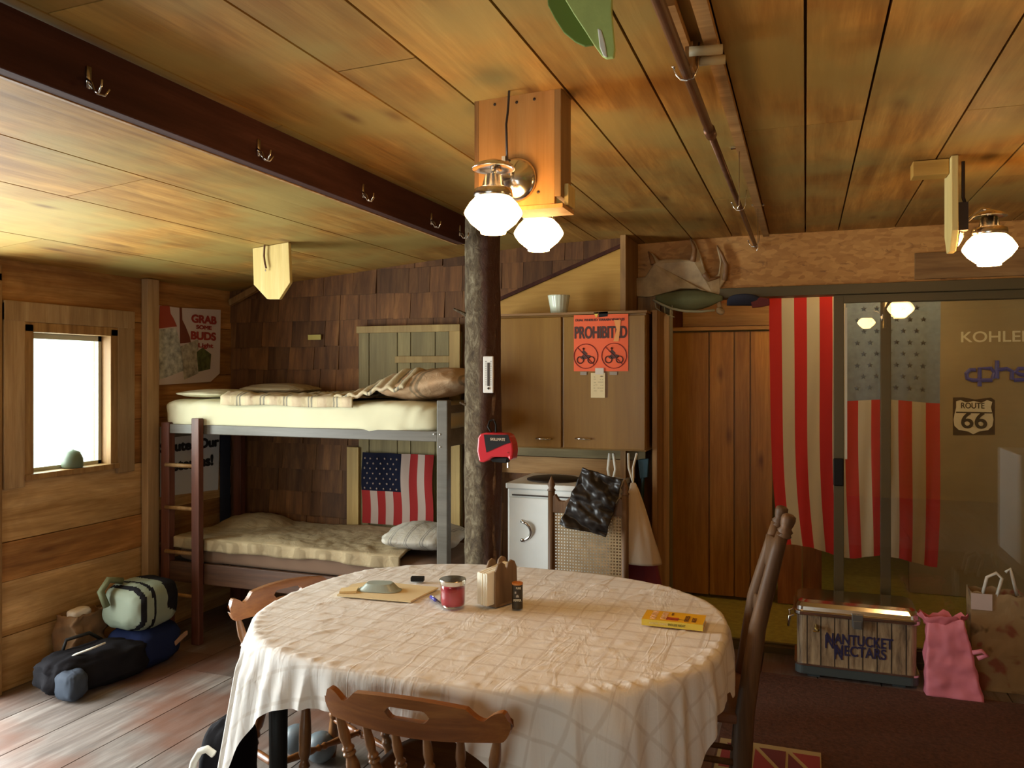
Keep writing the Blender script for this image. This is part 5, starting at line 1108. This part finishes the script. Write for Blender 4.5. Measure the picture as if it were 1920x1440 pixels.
# ------------------------------------------------------------------ bags by the left wall
def blob(c, ax, ay, az, mt, name, par=None, seed=0, pw=.6, amp=.08, rz=0, n=60, zp=.6):
    R = Euler((0, 0, rz)).to_matrix(); c = Vector(c)
    def f(u, v):
        a = 2*PI*u; b = PI*(v-.5)
        def sg(t, e): return math.copysign(abs(t)**e, t)
        x = sg(math.cos(b), zp)*sg(math.cos(a), pw); y = sg(math.cos(b), zp)*sg(math.sin(a), pw); z = sg(math.sin(b), zp)
        k = 1+amp*nz(x*2+seed, y*2, z*2)+amp*.4*nz(x*6+seed, y*6, z*6); zz = max(-az+.001, az*z*k)
        return c+R @ Vector((ax*x*k, ay*y*k, zz))
    q = M(); q.grid(f, n, n//2, True); return q.build(name, mt, par, smooth=True)
m_bag = plain('black_nylon', (.012, .011, .013), .9, noise_amt=.2, bmp=.3, spec=.1)
dc = atZ(140, 1262, .08)
t = thing('duffel_bag', 'black duffel bag with pale blue end panel on the floor by the left wall', 'bag', (-3.40, 3.12, 0))
blob((-3.37, 3.06, .10), .12, .25, .098, m_bag, 'body', t, 2, amp=.16, rz=-.35)
blob((-3.31, 2.88, .075), .065, .06, .07, plain('pale_blue_nylon', (.045, .055, .075), .8, spec=.2), 'end_panel', t, 4)
q = M(); q.tube([(-3.38, 2.90, .17), (-3.34, 2.93, .20), (-3.30, 2.98, .215), (-3.28, 3.05, .225)], .005, 8); q.build('cord', m_offw, t, smooth=True)
q = M(); q.tube([(-3.47, 2.96, .17), (-3.46, 2.98, .24), (-3.42, 3.08, .25), (-3.40, 3.14, .2)], .009, 8); q.build('strap', m_black, t, smooth=True)
t = thing('backpack', 'black and grey-green striped backpack on the blue bag below the bunk', 'backpack', (-3.35, 3.42, .22))
bpk = blob((-3.36, 3.36, .335), .15, .165, .125, plain('grey_green_nylon', (.22, .25, .18), .7), 'body', t, 7, amp=.05, n=96)
bpk.data.materials.append(m_bag)
for p_ in bpk.data.polygons:
    yy = p_.center.y+t.location.y-3.36; zz = p_.center.z+t.location.z-.335
    if abs(yy+.115) < .013 or abs(yy+.055) < .012 or (yy > .03 and zz > -.02-.5*(yy-.03) and yy < .13): p_.material_index = 1
q = M(); q.tube([(-3.40, 3.17, .36), (-3.42, 3.15, .44), (-3.42, 3.20, .49), (-3.40, 3.27, .47)], .018, 8); q.build('strap', plain('olive_strap', (.12, .13, .06), .7), t, smooth=True)
t = thing('sports_bag', 'dark blue bag on the floor beneath the striped backpack', 'bag', (-3.36, 3.47, 0))
blob((-3.36, 3.38, .11), .15, .17, .108, plain('navy_nylon', (.012, .018, .055), .9, spec=.1), 'body', t, 9, amp=.06)
q = M(); c = Vector((-3.222, 3.42, .08)); q.prism([c, c+Vector((.0, .12, .045)), c+Vector((.0, .12, .065)), c+Vector((0, .0, .03))], (.012, 0, 0)); q.build('print', plain('tan_print', (.35, .2, .12), .6), t)
t = thing('paper_sack', 'crumpled brown paper sack behind the duffel by the left wall', 'bag', (-3.55, 3.30, 0))
q = M(); q.grid(bagbox(-3.67, -3.52, 3.08, 3.28, .31, .08, 23, .018), 48, 22, True); q.build('sack', plain('brown_kraft', (.22, .12, .055), .8, noise_amt=.15, bmp=.3), t, smooth=True, solid=.003)
blob((-3.58, 3.16, .31), .035, .06, .03, plain('white_wrap', (.7, .6, .5), .7), 'wrapper', t, 3)
# under and beside the table
t = thing('dark_bag', 'dark bag with white piping at the left foot of the table', 'bag', (-1.87, 2.26, 0))
blob((-1.87, 2.26, .19), .07, .10, .188, m_bag, 'body', t, 12, amp=.06)
q = M(); q.tube([(-1.87+.075*math.cos(a*PI/8), 2.15, .15+.17*math.sin(a*PI/8)) for a in range(3, 12)], .012, 8); q.build('piping', m_offw, t, smooth=True)
bl_m = plain('grey_blue_vinyl', (.13, .16, .18), .35)
g0 = None
for k, (x, y) in enumerate(((556, 1378), (601, 1392))):
    p = atZ(x, y, .08); o = blob((p.x, p.y, .062), .062, .062, .06, bl_m, 'ball', None, k+30, 1.0, .02, zp=1.0, n=32)
    tag(o, ('blue-grey ball on the floor under the left chair, nearer the table leg', 'blue-grey ball on the floor under the left chair, farther from the table leg')[k], 'ball', 'balls under the chair')
q = M(); p = atZ(1065, 1425, .42); q.lathe([(.001, 0), (.10, 0), (.11, .02), (.12, .40), (.125, .42), (.118, .42), (.001, .39)], 28, Matrix.Translation((-.62, 2.32, 0))); tag(q.build('waste_bin', plain('grey_metal_bin', (.12, .12, .12), .4, .5), smooth=False), 'grey round bin under the front of the table', 'bin')
# small round thing on the window sill
q = M(); p = atX(137, 870, XL-.01); q.lathe([(.05, 0), (.055, .01), (.052, .05), (.036, .085), (.001, .1)], 20, Matrix.Translation((XL-.015, p.y, wz0+.001))); tag(q.build('sill_dome', plain('dark_green_dome', (.10, .13, .08), .5), smooth=True), 'small dark dome-shaped thing on the window sill', 'ornament')
# kitchen range across the room, mirrored in the door glass
t = thing('kitchen_range', 'white kitchen range on the right side of the room, mirrored in the door glass', 'stove', (1.95, 1.5, 0))
q = M(); q.box(1.65, 2.35, 1.2, 1.95, 0, .90); q.build('body', m_white, t, bevel=.01)
q = M(); q.box(1.70, 2.30, 1.95, 1.965, .2, .78); q.build('oven_door', m_white, t, bevel=.006)
q = M(); q.box(1.82, 2.18, 1.966, 1.97, .38, .62); q.build('oven_window', m_black, t)
for m_ in bpy.data.objects:
    if '_loc' in m_: del m_['_loc']
